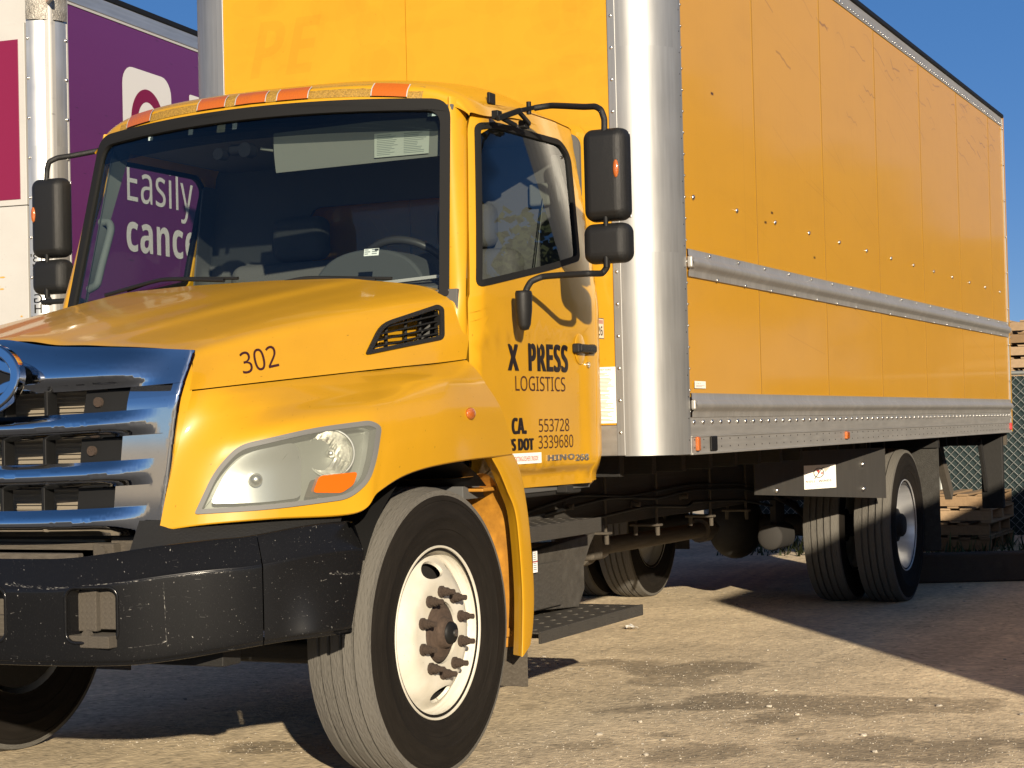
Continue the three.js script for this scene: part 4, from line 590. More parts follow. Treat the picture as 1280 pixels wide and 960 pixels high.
// ---- inside the cab
{
  const dash = (() => { const s = new THREE.Shape([[0.44, 1.75], [0.62, 1.785], [0.80, 1.77], [0.84, 1.70], [0.80, 1.45], [0.70, 1.30], [0.44, 1.30]].map((p) => new THREE.Vector2(...p))); return new THREE.ExtrudeGeometry(s, { depth: 1.80, bevelEnabled: true, bevelSize: 0.01, bevelThickness: 0.01 }).translate(0, 0, -0.9); })();
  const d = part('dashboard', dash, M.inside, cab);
  const hoodSh = new THREE.Shape(); hoodSh.moveTo(-0.25, 0); hoodSh.bezierCurveTo(-0.22, 0.12, -0.12, 0.155, 0, 0.155); hoodSh.bezierCurveTo(0.12, 0.155, 0.22, 0.12, 0.25, 0);
  part('instrument_hood', new THREE.ExtrudeGeometry(hoodSh, { depth: 0.16, bevelEnabled: true, bevelSize: 0.012, bevelThickness: 0.015, bevelSegments: 3 }).rotateY(-Math.PI / 2).translate(0.76, 1.765, 0.44), M.trim.clone(), d).material.color.setRGB(0.05, 0.055, 0.055);
  part('dash_paper', new THREE.BoxGeometry(0.05, 0.012, 0.34).rotateX(-0.05).translate(0.50, 1.79, 0.67), M.vinylWhite, d);
  const sw = new THREE.Group(); sw.name = 'steering_wheel'; cab.add(sw); sw.position.set(0.93, 1.80, 0.45); sw.rotation.z = 0.60; sw.rotation.order = 'ZYX';
  const dark = std({ color: C(0.03, 0.03, 0.03), roughness: 0.4 });
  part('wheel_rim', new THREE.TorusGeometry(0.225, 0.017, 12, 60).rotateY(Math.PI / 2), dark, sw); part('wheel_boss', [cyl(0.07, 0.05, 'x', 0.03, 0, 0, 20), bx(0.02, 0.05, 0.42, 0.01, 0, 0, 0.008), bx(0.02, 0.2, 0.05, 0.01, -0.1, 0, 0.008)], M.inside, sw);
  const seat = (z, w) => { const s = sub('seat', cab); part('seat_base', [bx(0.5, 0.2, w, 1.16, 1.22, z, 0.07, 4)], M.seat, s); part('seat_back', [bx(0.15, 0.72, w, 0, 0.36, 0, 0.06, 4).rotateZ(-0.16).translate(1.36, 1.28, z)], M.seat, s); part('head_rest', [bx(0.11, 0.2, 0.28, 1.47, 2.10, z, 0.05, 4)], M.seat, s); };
  seat(0.45, 0.52); seat(-0.40, 0.72);
  part('belt_guide', [bx(0.03, 0.10, 0.10, 1.52, 2.22, 0.78, 0.02, 2), bar(V(1.5, 2.2, 0.8), V(1.45, 1.5, 0.72), 0.045, 0.004)], M.visor, cab);
  const vis = (z0, z1) => { const a = [V(0.50, 2.405, z0), V(0.66, 2.405, z1), V(0.615, 2.245, z1), V(0.465, 2.245, z0)]; const r = (t) => [0, 0.25, 0.5, 0.75, 1].map((u) => a[0].clone().lerp(a[1], u).lerp(a[3].clone().lerp(a[2], u), t).add(V(-0.02 * Math.sin(Math.PI * u), 0, 0))); return surf([r(0), r(0.5), r(1)], 20, 6, { flip: true }); };
  const fr = [uX(342, 168, 0.50), uX(548, 143, 0.60), uX(553, 193, 0.575), uX(345, 215, 0.475)];
  const vr = (t, e) => [0, 0.33, 0.67, 1].map((u) => fr[0].clone().lerp(fr[1], u).lerp(fr[3].clone().lerp(fr[2], u), t).add(V(e, 0, 0)));
  const visor = part('sun_visor', [surf([vr(0.02, 0.006), vr(0, 0), vr(0.5, -0.006), vr(1, 0), vr(0.98, 0.006)], 20, 14), surf([vr(0.0, 0.014), vr(0.5, 0.016), vr(1, 0.014)], 10, 4)], M.visor, cab);
  const lab = [uX(470, 168, 0.557), uX(539, 162, 0.59), uX(538, 192, 0.572), uX(470, 198, 0.54)].map((p) => p.add(V(-0.014, 0, 0)));
  const lm = std({ roughness: 0.7, map: canvasTex(256, 128, (g) => { g.fillStyle = '#8d9389'; g.fillRect(0, 0, 256, 128); g.fillStyle = 'rgba(60,70,65,0.6)'; const r = rng(8); for (let c = 0; c < 2; c++) for (let k = 0; k < 12; k++) g.fillRect(12 + 126 * c, 10 + k * 9.4, 60 + 46 * r(), 3.6); }) });
  const lg = surf([[lab[3], lab[2]], [lab[0], lab[1]]], 4, 4); { const uv = lg.attributes.uv; for (let j = 0; j <= 4; j++) for (let i = 0; i <= 4; i++) uv.setXY(j * 5 + i, i / 4, j / 4); } part('visor_label', lg, lm, visor);
  part('windshield_camera', [bx(0.06, 0.045, 0.09, 0.50, 2.36, -0.09, 0.02, 3), cyl(0.03, 0.05, 'x', 0.47, 2.35, -0.03, 16), cyl(0.024, 0.05, 'x', 0.475, 2.345, -0.16, 16)], M.black, cab); part('mirror_rod', [tube([[0.52, 2.36, 0.0], [0.54, 2.345, 0.08], [0.55, 2.34, 0.13]], 0.006, 12, 8)], M.visor, cab);
  // wipers at the foot of the glass
  for (const [a, b, dy] of [[-0.62, -0.02, 0], [0.05, 0.62, -0.032]]) { const w = sub('wiper', cab), xx = (z) => 0.42 - 0.125 * (1 - (z / 0.88) ** 2) - 0.03; w.position.y = dy; part('wiper_arm', [tube([[xx(a) - 0.02, 1.79, a], [xx((a + b) / 2), 1.835, (a + b) / 2], [xx(b) + 0.005, 1.815, b]], 0.008, 20, 8)], M.plastic, w); part('wiper_blade', [tube([[xx(a + 0.1) + 0.012, 1.805, a + 0.1], [xx((a + b) / 2) + 0.01, 1.838, (a + b) / 2], [xx(b + 0.06) + 0.012, 1.82, b + 0.06]], 0.007, 16, 6)], M.rubber, w); }
}

// ---- mirrors
for (const s of [1, -1]) {
  const m = sub('mirror', truck); if (s < 0) m.position.set(0.03, 0.025, 0.035); const put = (n, g, mat) => part(n, s > 0 ? (Array.isArray(g) ? merge(g) : g) : mirror(Array.isArray(g) ? merge(g) : g), mat, m);
  const zc = 1.375, top = uZ(757, 164, zc), mid = uZ(757, 276, zc), low = uZ(756, 328, zc), xm = 0.80;
  const shellAt = (y0, y1, w, d, zz) => { // mirror shell: flat glass behind, rounded and drawn in towards the front
    const g = new RoundedBoxGeometry(d, y1 - y0, w, 6, 0.04), p = g.attributes.position; for (let i = 0; i < p.count; i++) { const t = 0.5 - p.getX(i) / d; p.setZ(i, p.getZ(i) * (1 - 0.16 * t * t)); p.setY(i, p.getY(i) * (1 - 0.05 * t * t)); } g.computeVertexNormals(); return toCreasedNormals(g, 1).translate(xm + 0.03, (y0 + y1) / 2, zz); };
  const y = (py) => uZ(757, py, zc).y;
  put('mirror_shell', shellAt(y(276), y(160), 0.188, 0.105, zc - 0.003), M.plastic); put('mirror_glass', bx(0.006, y(160) - y(276) - 0.03, 0.15, xm + 0.083, (y(160) + y(276)) / 2, zc, 0.002), M.bright);
  put('spot_mirror_shell', shellAt(y(328.5), y(278), 0.200, 0.10, zc - 0.004), M.plastic);
  put('mirror_lamp', [new THREE.SphereGeometry(1, 16, 10).scale(0.008, 0.035, 0.012).translate(xm - 0.022, y(213), zc + 0.055)], M.amber);
  const hx = (px, py, z) => uZ(px, py, z);
  const ex = (p) => V(xm + 0.005, p.y, p.z);
  put('upper_arm', [tube([hx(668, 135, 1.02), hx(690, 132, 1.09), V(0.86, y(132) + 0.01, 1.27), V(0.83, y(133) + 0.004, 1.33), V(0.81, y(138), 1.362), V(xm + 0.01, y(150), zc), V(xm + 0.005, y(170), zc)], 0.0125, 60, 12)], M.plastic);
  put('mirror_hinge', [bar(hx(622, 148, 0.975), hx(650, 138, 1.0), 0.018, 0.022), bar(hx(650, 138, 1.0), hx(670, 134, 1.02), 0.018, 0.018), bar(hx(628, 148, 0.975), hx(645, 157, 0.99), 0.014, 0.018), bar(hx(648, 139, 1.0), hx(662, 155, 0.99), 0.014, 0.018), bx(0.04, 0.035, 0.03, hx(621, 144, 0.955).x, hx(621, 144, 0.955).y, 0.955), bx(0.05, 0.03, 0.03, hx(655, 156, 0.965).x, hx(655, 156, 0.965).y, 0.965), cyl(0.01, 0.05, 'y', hx(661, 135, 1.01).x, hx(661, 135, 1.01).y, 1.01, 10)], M.black);
  put('mirror_joint', [cyl(0.010, 0.07, 'y', xm + 0.0, y(277), zc, 12), cyl(0.012, 0.045, 'y', xm - 0.005, y(327), zc, 12)], M.black);
  put('lower_arm', [tube([V(xm, y(322), zc), V(xm - 0.0, y(333), zc), V(xm - 0.005, y(341), 1.355), hx(735, 342, 1.33), hx(700, 344, 1.21), hx(678, 346, 1.135), hx(664, 352, 1.098), hx(658, 362, 1.085), hx(656, 372, 1.08)], 0.0125, 70, 12)], M.plastic);
  const c = hx(655, 388, 1.072), pr = [[0.001, -0.078], [0.02, -0.074], [0.03, -0.055], [0.038, 0.0], [0.04, 0.065], [0.036, 0.075], [0.001, 0.078]].map(([a, b]) => new THREE.Vector2(a, b));
  put('arm_socket', [new THREE.LatheGeometry(pr, 24).scale(1, 1, 0.8).translate(c.x, c.y, c.z)], M.plastic);
  const bk = cabXY(606, 120); put('roof_clip', [bx(0.055, 0.045, 0.014, hx(616, 123, 0.90).x, hx(616, 123, 0.90).y, 0.893, 0.004)], M.black);
}

// ---- wheels
const tyre = (() => {
  const R = 0.512, w = 0.132, lath = (pts, seg = 110) => toCreasedNormals(new THREE.LatheGeometry(pts.map(([r, z]) => new THREE.Vector2(r, z)), seg).rotateX(Math.PI / 2), 0.6);
  const tread = []; const g4 = [-0.066, -0.023, 0.023, 0.066]; tread.push([R - 0.032, w - 0.012], [R - 0.014, w - 0.016]); for (const z of [...g4].reverse()) tread.push([R - 0.004 * (Math.abs(z) > 0.05 ? 1 : 0), z + 0.0065], [R - 0.014, z + 0.0035], [R - 0.014, z - 0.0035], [R - 0.004 * (Math.abs(z) > 0.05 ? 1 : 0), z - 0.0065]); tread.push([R - 0.014, -w + 0.016], [R - 0.032, -w + 0.012]);
  const wall = (s) => { const a = [[R - 0.032, w - 0.012], [R - 0.05, w - 0.006], [R - 0.052, w - 0.0085], [R - 0.075, w - 0.003], [R - 0.11, w], [R - 0.114, w - 0.003], [R - 0.15, w - 0.005], [R - 0.152, w - 0.008], [R - 0.18, w - 0.014], [0.310, w - 0.022], [0.304, w - 0.026], [0.285, w - 0.03]]; return s > 0 ? a : a.map(([r, z]) => [r, -z]).reverse(); };
  return { tread: lath(tread.reverse()), walls: mergeGeometries([lath(wall(1).reverse()), lath(wall(-1).reverse())].map(clean)) };
})();
const lathe = (pts, seg = 64) => new THREE.LatheGeometry(pts.map(([r, z]) => new THREE.Vector2(r, z)), seg).rotateX(Math.PI / 2);
const steerRim = (() => {
  const face = [[0.306, 0.102], [0.303, 0.110], [0.297, 0.109], [0.291, 0.094], [0.285, 0.072], [0.277, 0.060], [0.268, 0.058], [0.256, 0.066], [0.240, 0.082], [0.220, 0.098], [0.204, 0.108], [0.19, 0.113], [0.176, 0.115], [0.100, 0.115]];
  const zr = (r) => { for (let i = 1; i < face.length; i++) if (r >= face[i][0]) { const t = (r - face[i][0]) / (face[i - 1][0] - face[i][0]); return lerp(face[i][1], face[i - 1][1], t); } return 0.115; };
  const zs = (r) => (zr(r - 0.006) + zr(r) * 2 + zr(r + 0.006)) / 4, circ = (cx, cy, r, n) => Array.from({ length: n }, (_, k) => [cx + r * Math.cos(k / n * TAU), cy + r * Math.sin(k / n * TAU)]);
  const holes = [circ(0, 0, 0.11, 40), ...[1.66, 1.66 + Math.PI].map((a0) => circ(0, 0, 1, 30).map(([c, q]) => { const a = a0 + 0.30 * c, r = 0.221 + 0.029 * q; return [r * Math.cos(a), r * Math.sin(a)]; }))];
  const disc = sheet(circ(0, 0, 0.268, 90), holes, onMap((x, y) => V(x, y, zs(Math.hypot(x, y)))), 0.012, 0.014, 8);
  return merge([disc, toCreasedNormals(lathe(face.slice(0, 8).reverse(), 80), 0.8)]);
})();
const nutG = (() => merge([cyl(0.017, 0.028, 'z', 0, 0, 0.014, 6), cyl(0.021, 0.010, 'z', 0, 0, 0.005, 10), cyl(0.010, 0.028, 'z', 0, 0, 0.042, 8), cyl(0.013, 0.010, 'z', 0, 0, 0.031, 8)]))();
function wheel(kind) {
  const g = new THREE.Group(); g.name = 'wheel'; part('tyre_tread', tyre.tread, M.tread, g); part('tyre_sidewall', tyre.walls, M.wall, g);
  if (kind === 'steer') {
    part('rim', [steerRim, lathe([[0.29, 0.09], [0.27, 0.0], [0.285, -0.11]].reverse(), 48)], M.white, g);
    part('hub', [lathe([[0.001, 0.152], [0.045, 0.150], [0.05, 0.146], [0.054, 0.128], [0.058, 0.122], [0.085, 0.120], [0.094, 0.112], [0.104, 0.108], [0.109, 0.09], [0.109, 0.0]].reverse(), 28)], M.rust, g);
    part('hub_cap', [lathe([[0.001, 0.170], [0.014, 0.169], [0.016, 0.164], [0.036, 0.163], [0.040, 0.15]].reverse(), 24)], M.black, g); part('hub_plug', [cyl(0.012, 0.006, 'z', 0, 0, 0.1725, 12)], M.bright, g);
    for (let k = 0; k < 10; k++) { const a = (k + 0.5) / 10 * Math.PI * 2, m = part('lug_nut', nutG, M.rust, g); m.position.set(0.143 * Math.cos(a), 0.143 * Math.sin(a), 0.115); m.rotation.z = a; }
    part('brake_drum', [cyl(0.262, 0.14, 'z', 0, 0, -0.03, 36)], M.chassis, g);
  } else {
    const al = kind === 'outer';
    part('rim', [lathe(al ? [[0.306, 0.104], [0.302, 0.110], [0.295, 0.106], [0.289, 0.09], [0.280, 0.05], [0.272, 0.0], [0.265, -0.03], [0.24, -0.04], [0.19, -0.042], [0.11, -0.042]].reverse() : [[0.302, 0.11], [0.28, 0.05], [0.27, 0.04], [0.11, 0.042]].reverse(), 56), lathe([[0.302, -0.11], [0.28, -0.05], [0.27, -0.04], [0.11, -0.042]], 48)], al ? M.silverRim : M.white, g);
    if (al) { part('hub', [lathe([[0.001, 0.10], [0.06, 0.098], [0.075, 0.085], [0.08, 0.06], [0.11, 0.05], [0.115, -0.05]].reverse(), 24)], M.chassis, g); for (let k = 0; k < 10; k++) { const a = k / 10 * Math.PI * 2, m = part('lug_nut', nutG, M.rust, g); m.position.set(0.143 * Math.cos(a), 0.143 * Math.sin(a), -0.042); } }
  }
  return g;
}
M.silverRim = std({ color: C(0.72, 0.72, 0.72), metalness: 0.6, roughness: 0.35, map: streakTex });
{
  const put = (w, x, y, z, turn) => { w.position.set(x, y, z); w.rotation.y = turn; truck.add(w); return w; }, AX = 0.502, RX = 6.47;
  const f = put(wheel('steer'), 0, AX, 0.925, -0.035); put(f.clone(), 0, AX, -0.925, Math.PI - 0.035);
  const o = put(wheel('outer'), RX, AX, 1.075, 0), i = put(wheel('inner'), RX, AX, 0.735, 0); put(o.clone(), RX, AX, -1.075, Math.PI); put(i.clone(), RX, AX, -0.735, Math.PI);
}

// ---- chassis, steps, guards
{
  const ch = sub('chassis', truck);
  both('frame_rail', [span(-0.9, 9.5, 0.70, 0.95, 0.39, 0.43, 0.006), span(-0.9, 9.5, 0.70, 0.708, 0.36, 0.43, 0.002), span(-0.9, 9.5, 0.942, 0.95, 0.36, 0.43, 0.002)], std({ color: C(0.038, 0.036, 0.033), roughness: 0.75, map: rustTex, bumpMap: fineBump, bumpScale: 0.001 }), ch);
  both('sub_rail', [span(1.72, 9.7, 0.951, YB - 0.02, 0.37, 0.44, 0.006)], M.chassis, ch);
  for (const [x, n] of [[2.2, 0], [4.2, 0], [7.6, 0], [9.2, 0]]) part('cross_member', [span(x, x + 0.12, 0.74, 0.9, -0.39, 0.39)], M.chassis, ch);
  for (const x of [2.98, 3.72, 4.62, 5.3]) { const u = []; for (const s of [-0.055, 0.055]) u.push(cyl(0.009, 0.36, 'y', x + (s > 0 ? 0.0 : -0.0), 0.80, s > 0 ? 0.45 : 0.33, 8)); u.push(span(x - 0.03, x + 0.03, 0.655, 0.668, 0.3, 0.475), cyl(0.012, 0.06, 'y', x, 0.635, 0.455, 8), cyl(0.012, 0.06, 'y', x, 0.635, 0.325, 8)); part('rail_clamp', u, M.dusty, ch); }
  for (const [x, y] of [[3.4, 0.79], [4.15, 0.80], [2.5, 0.82]]) part('rail_bolt', [cyl(0.014, 0.05, 'z', x, y, 0.455, 8), cyl(0.022, 0.01, 'z', x, y, 0.437, 10)], M.dusty, ch);
  part('drive_shaft', [tube([[0.9, 0.66, 0], [3.7, 0.53, 0], [5.95, 0.51, 0]], 0.05, 30, 16), cyl(0.075, 0.14, 'x', 3.9, 0.525, 0, 16), cyl(0.08, 0.12, 'x', 5.75, 0.51, 0, 16)], M.dusty, ch);
  part('shaft_bearing', [span(3.6, 3.75, 0.47, 0.75, -0.12, 0.12, 0.02), cyl(0.1, 0.12, 'x', 3.68, 0.53, 0, 20)], M.dusty, ch);
  part('rear_axle', [cyl(0.075, 1.7, 'z', 6.47, 0.502, 0, 20), new THREE.SphereGeometry(0.24, 24, 16).scale(1, 1, 0.8).translate(6.45, 0.51, 0)], M.chassis, ch);
  both('leaf_spring', [0, 1, 2, 3, 4, 5].map((k) => tube([[6.47 - 0.75 + k * 0.1, 0.73 - k * 0.012 - 0.0, 0.5], [6.47, 0.60 - k * 0.014, 0.5], [6.47 + 0.75 - k * 0.1, 0.73 - k * 0.012, 0.5]], 0.012, 16, 6)), M.chassis, ch);
  both('front_spring', [0, 1, 2, 3].map((k) => tube([[-0.75 + k * 0.1, 0.64 - k * 0.014, 0.43], [0, 0.53 - k * 0.014, 0.43], [0.75 - k * 0.1, 0.64 - k * 0.014, 0.43]], 0.014, 16, 6)), M.chassis, ch);
  part('front_axle', [span(-0.06, 0.06, 0.38, 0.46, -0.7, 0.7, 0.02), span(-0.07, 0.07, 0.36, 0.6, 0.62, 0.78, 0.03), span(-0.07, 0.07, 0.36, 0.6, -0.78, -0.62, 0.03), tube([[0.18, 0.40, 0.72], [0.2, 0.38, 0], [0.18, 0.40, -0.72]], 0.022, 20, 10)], M.chassis, ch);
  part('engine_block', [span(-0.85, 0.9, 0.55, 1.25, -0.32, 0.32, 0.05), span(0.8, 1.9, 0.6, 0.98, -0.25, 0.25, 0.06)], M.chassis, ch);
  part('air_tank', [cyl(0.085, 0.3, 'x', 5.98, 0.46, 0.44, 24), new THREE.SphereGeometry(0.085, 20, 12).scale(0.35, 1, 1).translate(5.83, 0.46, 0.44), span(5.9, 6.1, 0.54, 0.70, 0.42, 0.46)], M.tank, ch);
  for (const [y, z, d] of [[0.86, 0.45, 0], [0.83, 0.455, 0.4], [0.76, 0.452, 0.9]]) part('air_line', tube([[1.9, y - 0.05, z], [2.6 + d, y + 0.01, z], [3.3 + d, y - 0.02, z + 0.008], [4.3, y, z], [5.2, y - 0.03, z], [5.9, y - 0.1, z - 0.02]], 0.009, 60, 7), M.black, ch);
  part('fuel_tank', [bx(1.3, 0.42, 0.5, 3.3, 0.66, -0.78, 0.08, 4)], M.chassis, ch);
  part('battery_box', [bx(0.62, 0.34, 0.36, 2.25, 0.83, -0.66, 0.02, 2)], M.chassis, ch);
  // inner wheel arches
  both('arch_liner', [(() => { const r = []; for (let k = 0; k <= 12; k++) { const a = lerp(0.95, Math.PI - 0.5, k / 12), R = 0.615; r.push([V(R * Math.cos(a) * 1.02, AXH(a, R), 0.6), V(R * Math.cos(a) * 1.02, AXH(a, R), 1.05)]); } return surf(r, 2, 40); })(), span(-0.6, 0.6, 0.55, 1.4, 0.58, 0.60), span(-0.62, 0.3, 1.1, 1.36, 0.6, 0.62)], M.black, ch);
  function AXH(a, R) { return 0.5 + R * Math.sin(a); }
  // guard behind the front wheel: inner panel and outer strip
  const gp = (a, z) => a.map(([x, y]) => uZ(x, y, z)), inner = gp([[590, 596], [607, 592], [622, 608], [631, 632], [637, 662], [641, 700], [646, 745], [648.5, 790], [648.5, 808]], 1.03);
  both('wheel_guard', [surf([inner, inner.map((p) => V(p.x - 0.005, p.y - 0.01, 0.88)), inner.map((p) => V(p.x, p.y - 0.01, 0.66))], 50, 8), cyl(0.018, 0.02, 'x', inner[7].x - 0.01, inner[7].y, 0.99, 12), bx(0.15, 0.016, 0.24, 0.47, 0.985, 0.90, 0.006).rotateZ(-0.0)], M.rawYellow, ch);
  const so = gp([[640, 568], [646, 580], [652, 600], [659, 640], [664, 690], [667, 740], [666, 780], [663, 806]], 1.115), si = gp([[617, 572], [627, 590], [636, 612], [646, 640], [651, 680], [655, 740], [655, 790], [654, 820]], 1.115);
  both('guard_strip', surf([so.map((p) => V(p.x + 0.02, p.y, 1.06)), so.map((p) => V(p.x + 0.004, p.y, 1.105)), so, si, si.map((p) => V(p.x + 0.002, p.y, 1.10)), si.map((p) => V(p.x + 0.03, p.y, 1.06))], 50, 30, { flip: true }), M.paint, ch);
  both('guard_flap', [bx(0.008, 0.17, 0.26, inner[8].x + 0.012, inner[8].y - 0.07, 0.93, 0.003)], M.dusty, ch);
  both('under_door_block', [span(0.62, 1.5, 0.93, 0.985, 0.5, 0.95, 0.01), bx(0.07, 0.03, 0.05, 1.25, 0.955, 0.98, 0.005)], M.chassis, ch);
  // steps
  const stepPlate = (name, x0, x1, z0, z1, y, lip) => { const s = new THREE.Shape([[x0, z0], [x1, z0], [x1, z1], [x0, z1]].map((p) => new THREE.Vector2(...p))); const nx = 9, nz = 4; for (let i = 0; i < nx; i++) for (let j = 0; j < nz; j++) { const p = new THREE.Path(); p.absellipse(lerp(x0, x1, (i + 0.7) / (nx + 0.4)), lerp(z0, z1, (j + 0.7) / (nz + 0.4)), 0.021, 0.014, 0, TAU, true); s.holes.push(p); } const plate = new THREE.ExtrudeGeometry(s, { depth: 0.006, bevelEnabled: false, curveSegments: 6 }).rotateX(Math.PI / 2).translate(0, y, 0); both(name, [plate, span(x0, x1, y - lip, y + 0.003, z1 - 0.004, z1 + 0.008, 0.003), span(x0, x1, y - 0.04, y + 0.02, z0 - 0.008, z0 + 0.004, 0.003)], M.stepMat, ch); };
  M.stepMat = std({ color: C(0.075, 0.072, 0.066), roughness: 0.7, metalness: 0.2, map: rustTex, bumpMap: fineBump, bumpScale: 0.002 });
  const s0 = uZ(692, 790, 1.06), s1 = uZ(802, 757, 1.06); stepPlate('lower_step', s0.x - 0.14, s1.x, 0.72, 1.06, 0.415, 0.045); stepPlate('upper_step', 0.72, 1.62, 0.72, 0.98, 0.815, 0.06);
  const brk = [uZ(668, 690, .82), uZ(742, 667, .82), uZ(736, 680, .82), uZ(728, 705, .82), uZ(729, 735, .82), uZ(722, 757, .82), uZ(668, 762, .82)].map((p) => [p.x, p.y]);
  both('step_bracket', [new THREE.ExtrudeGeometry(new THREE.Shape(brk.map((p) => new THREE.Vector2(...p))), { depth: 0.04, bevelEnabled: true, bevelSize: 0.006, bevelThickness: 0.006, bevelSegments: 2 }).translate(0, 0, 0.78), span(s0.x - 0.05, s0.x + 0.02, 0.38, 0.40, 0.7, 1.03), span(1.0, 1.5, 0.45, 0.64, 0.83, 0.85, 0.006)], std({ color: C(0.075, 0.072, 0.066), roughness: 0.75, map: rustTex, bumpMap: fineBump, bumpScale: 0.002 }), ch);
  part('warning_label', new THREE.PlaneGeometry(0.045, 0.09).translate(uZ(669, 702, .87).x, uZ(669, 702, .87).y, 0.87), std({ roughness: 0.6, map: canvasTex(64, 128, (g) => { g.fillStyle = '#eee'; g.fillRect(0, 0, 64, 128); g.fillStyle = '#b33'; g.fillRect(0, 60, 64, 8); g.fillStyle = '#555'; for (let y = 12; y < 120; y += 12) g.fillRect(8, y, 44, 4); }) }), ch);
  // slanting air deflector before the rear wheels, with its sticker
  const da = V(4.56, 0, 0.75), db = V(5.87, 0, 1.2), dv = db.clone().sub(da), dn = V(-dv.z, 0, dv.x).normalize(), L = dv.length();
  const dm = (u, v) => [V(da.x + dv.x * u / L, v, da.z + dv.z * u / L), dn];
  const y0 = uZ(1106, 623, 1.2).y, y1 = 1.0;
  const pan = part('air_deflector', sheet([[0, y0 + 0.08], [L, y0], [L, y1 + 0.03], [0, y1 + 0.03]], [], dm, 0.008, 0.4, 2), std({ color: C(0.045, 0.042, 0.038), roughness: 0.6, map: streakTex }), ch);
  const hit = (px, py) => { const v = ray(px, py), t = da.clone().sub(EYE).dot(dn) / v.dot(dn), p = EYE.clone().addScaledVector(v, t); return [p.clone().sub(da).dot(dv) / L, p.y]; };
  const a = hit(1005, 612), b = hit(1044, 580);
  const stG = bend(new THREE.PlaneGeometry(1, 1, 2, 2).translate(0.5, 0.5, 0), (u, v) => { const [p, n] = dm(lerp(a[0], b[0], u), lerp(a[1], b[1], v)); return [p.addScaledVector(n, 0.003), n]; });
  part('deflector_sticker', stG, std({ roughness: 0.5, map: canvasTex(512, 420, (g) => { g.fillStyle = '#f4f0e6'; g.fillRect(0, 0, 512, 420); g.strokeStyle = '#2a2626'; g.lineWidth = 13; g.beginPath(); g.ellipse(235, 140, 78, 82, 0, 0, 7); g.stroke(); g.beginPath(); g.moveTo(165, 245); g.lineTo(310, 40); g.stroke(); g.fillStyle = '#b5443c'; g.beginPath(); g.moveTo(195, 85); g.lineTo(255, 95); g.lineTo(225, 150); g.fill(); g.beginPath(); g.moveTo(260, 150); g.lineTo(300, 120); g.lineTo(298, 170); g.fill(); g.fillStyle = '#b9b3a8'; g.beginPath(); g.moveTo(300, 40); g.lineTo(420, 40); g.lineTo(340, 140); g.fill(); g.font = 'bold 70px sans-serif'; g.save(); g.scale(0.9, 0.75); g.fillStyle = '#a8524a'; g.fillText('NULL', 22, 405); g.fillStyle = '#2a2626'; g.fillText('WINDS', 255, 405); g.restore(); g.fillStyle = '#b0655c'; g.font = '30px sans-serif'; g.fillText('T E C H N O L O G Y', 70, 348); g.fillStyle = '#8a8078'; g.font = '22px sans-serif'; g.fillText('714-868-0271', 150, 392); }) }), pan);
  for (const [px, py] of [[1077, 580], [1078, 611], [970, 613]]) { const h = hit(px, py), [p] = dm(...h); part('deflector_bolt', [new THREE.SphereGeometry(0.017, 12, 8).translate(p.x + dn.x * 0.004, p.y, p.z + dn.z * 0.004)], M.bright, pan); }
  part('deflector_stay', [span(5.7, 5.74, 0.9, 1.1, 1.08, 1.12), span(4.7, 4.74, 0.85, 1.1, 0.72, 0.76)], M.chassis, ch);
  both('mud_flap', [bx(0.012, 0.76, 0.66, 7.18, 0.66, 0.93, 0.004)], std({ color: C(0.04, 0.04, 0.038), roughness: 0.8, map: rustTex, bumpMap: fineBump, bumpScale: 0.003 }), ch);
  both('flap_stay', [span(7.15, 7.22, 1.0, 1.09, 0.43, 1.26)], M.chassis, ch);
  // tail lift folded below the rear sill
  part('tail_lift', [bar(V(9.5, 1.0, 0.75), V(9.95, 0.55, 0.75), 0.06, 0.10), bar(V(9.5, 1.0, -0.75), V(9.95, 0.55, -0.75), 0.06, 0.10), bar(V(9.3, 0.62, 0.7), V(9.9, 0.95, 0.7), 0.05, 0.05), span(9.86, 9.92, 1.0, 1.08, -1.2, 1.2), span(9.2, 9.9, 0.55, 0.62, -0.6, 0.6), cyl(0.07, 1.3, 'z', 9.35, 0.66, 0, 16)], M.dusty, ch);
  part('tail_lamp_bar', [span(9.8, 9.86, 0.97, 1.08, 0.8, 1.26)], M.dusty, ch);
  both('rear_bumper_leg', [span(9.74, 9.80, 0.45, 1.06, 1.06, 1.24, 0.01), bar(V(9.5, 1.02, 1.1), V(9.74, 0.6, 1.1), 0.03, 0.05)], M.chassis, ch);
}

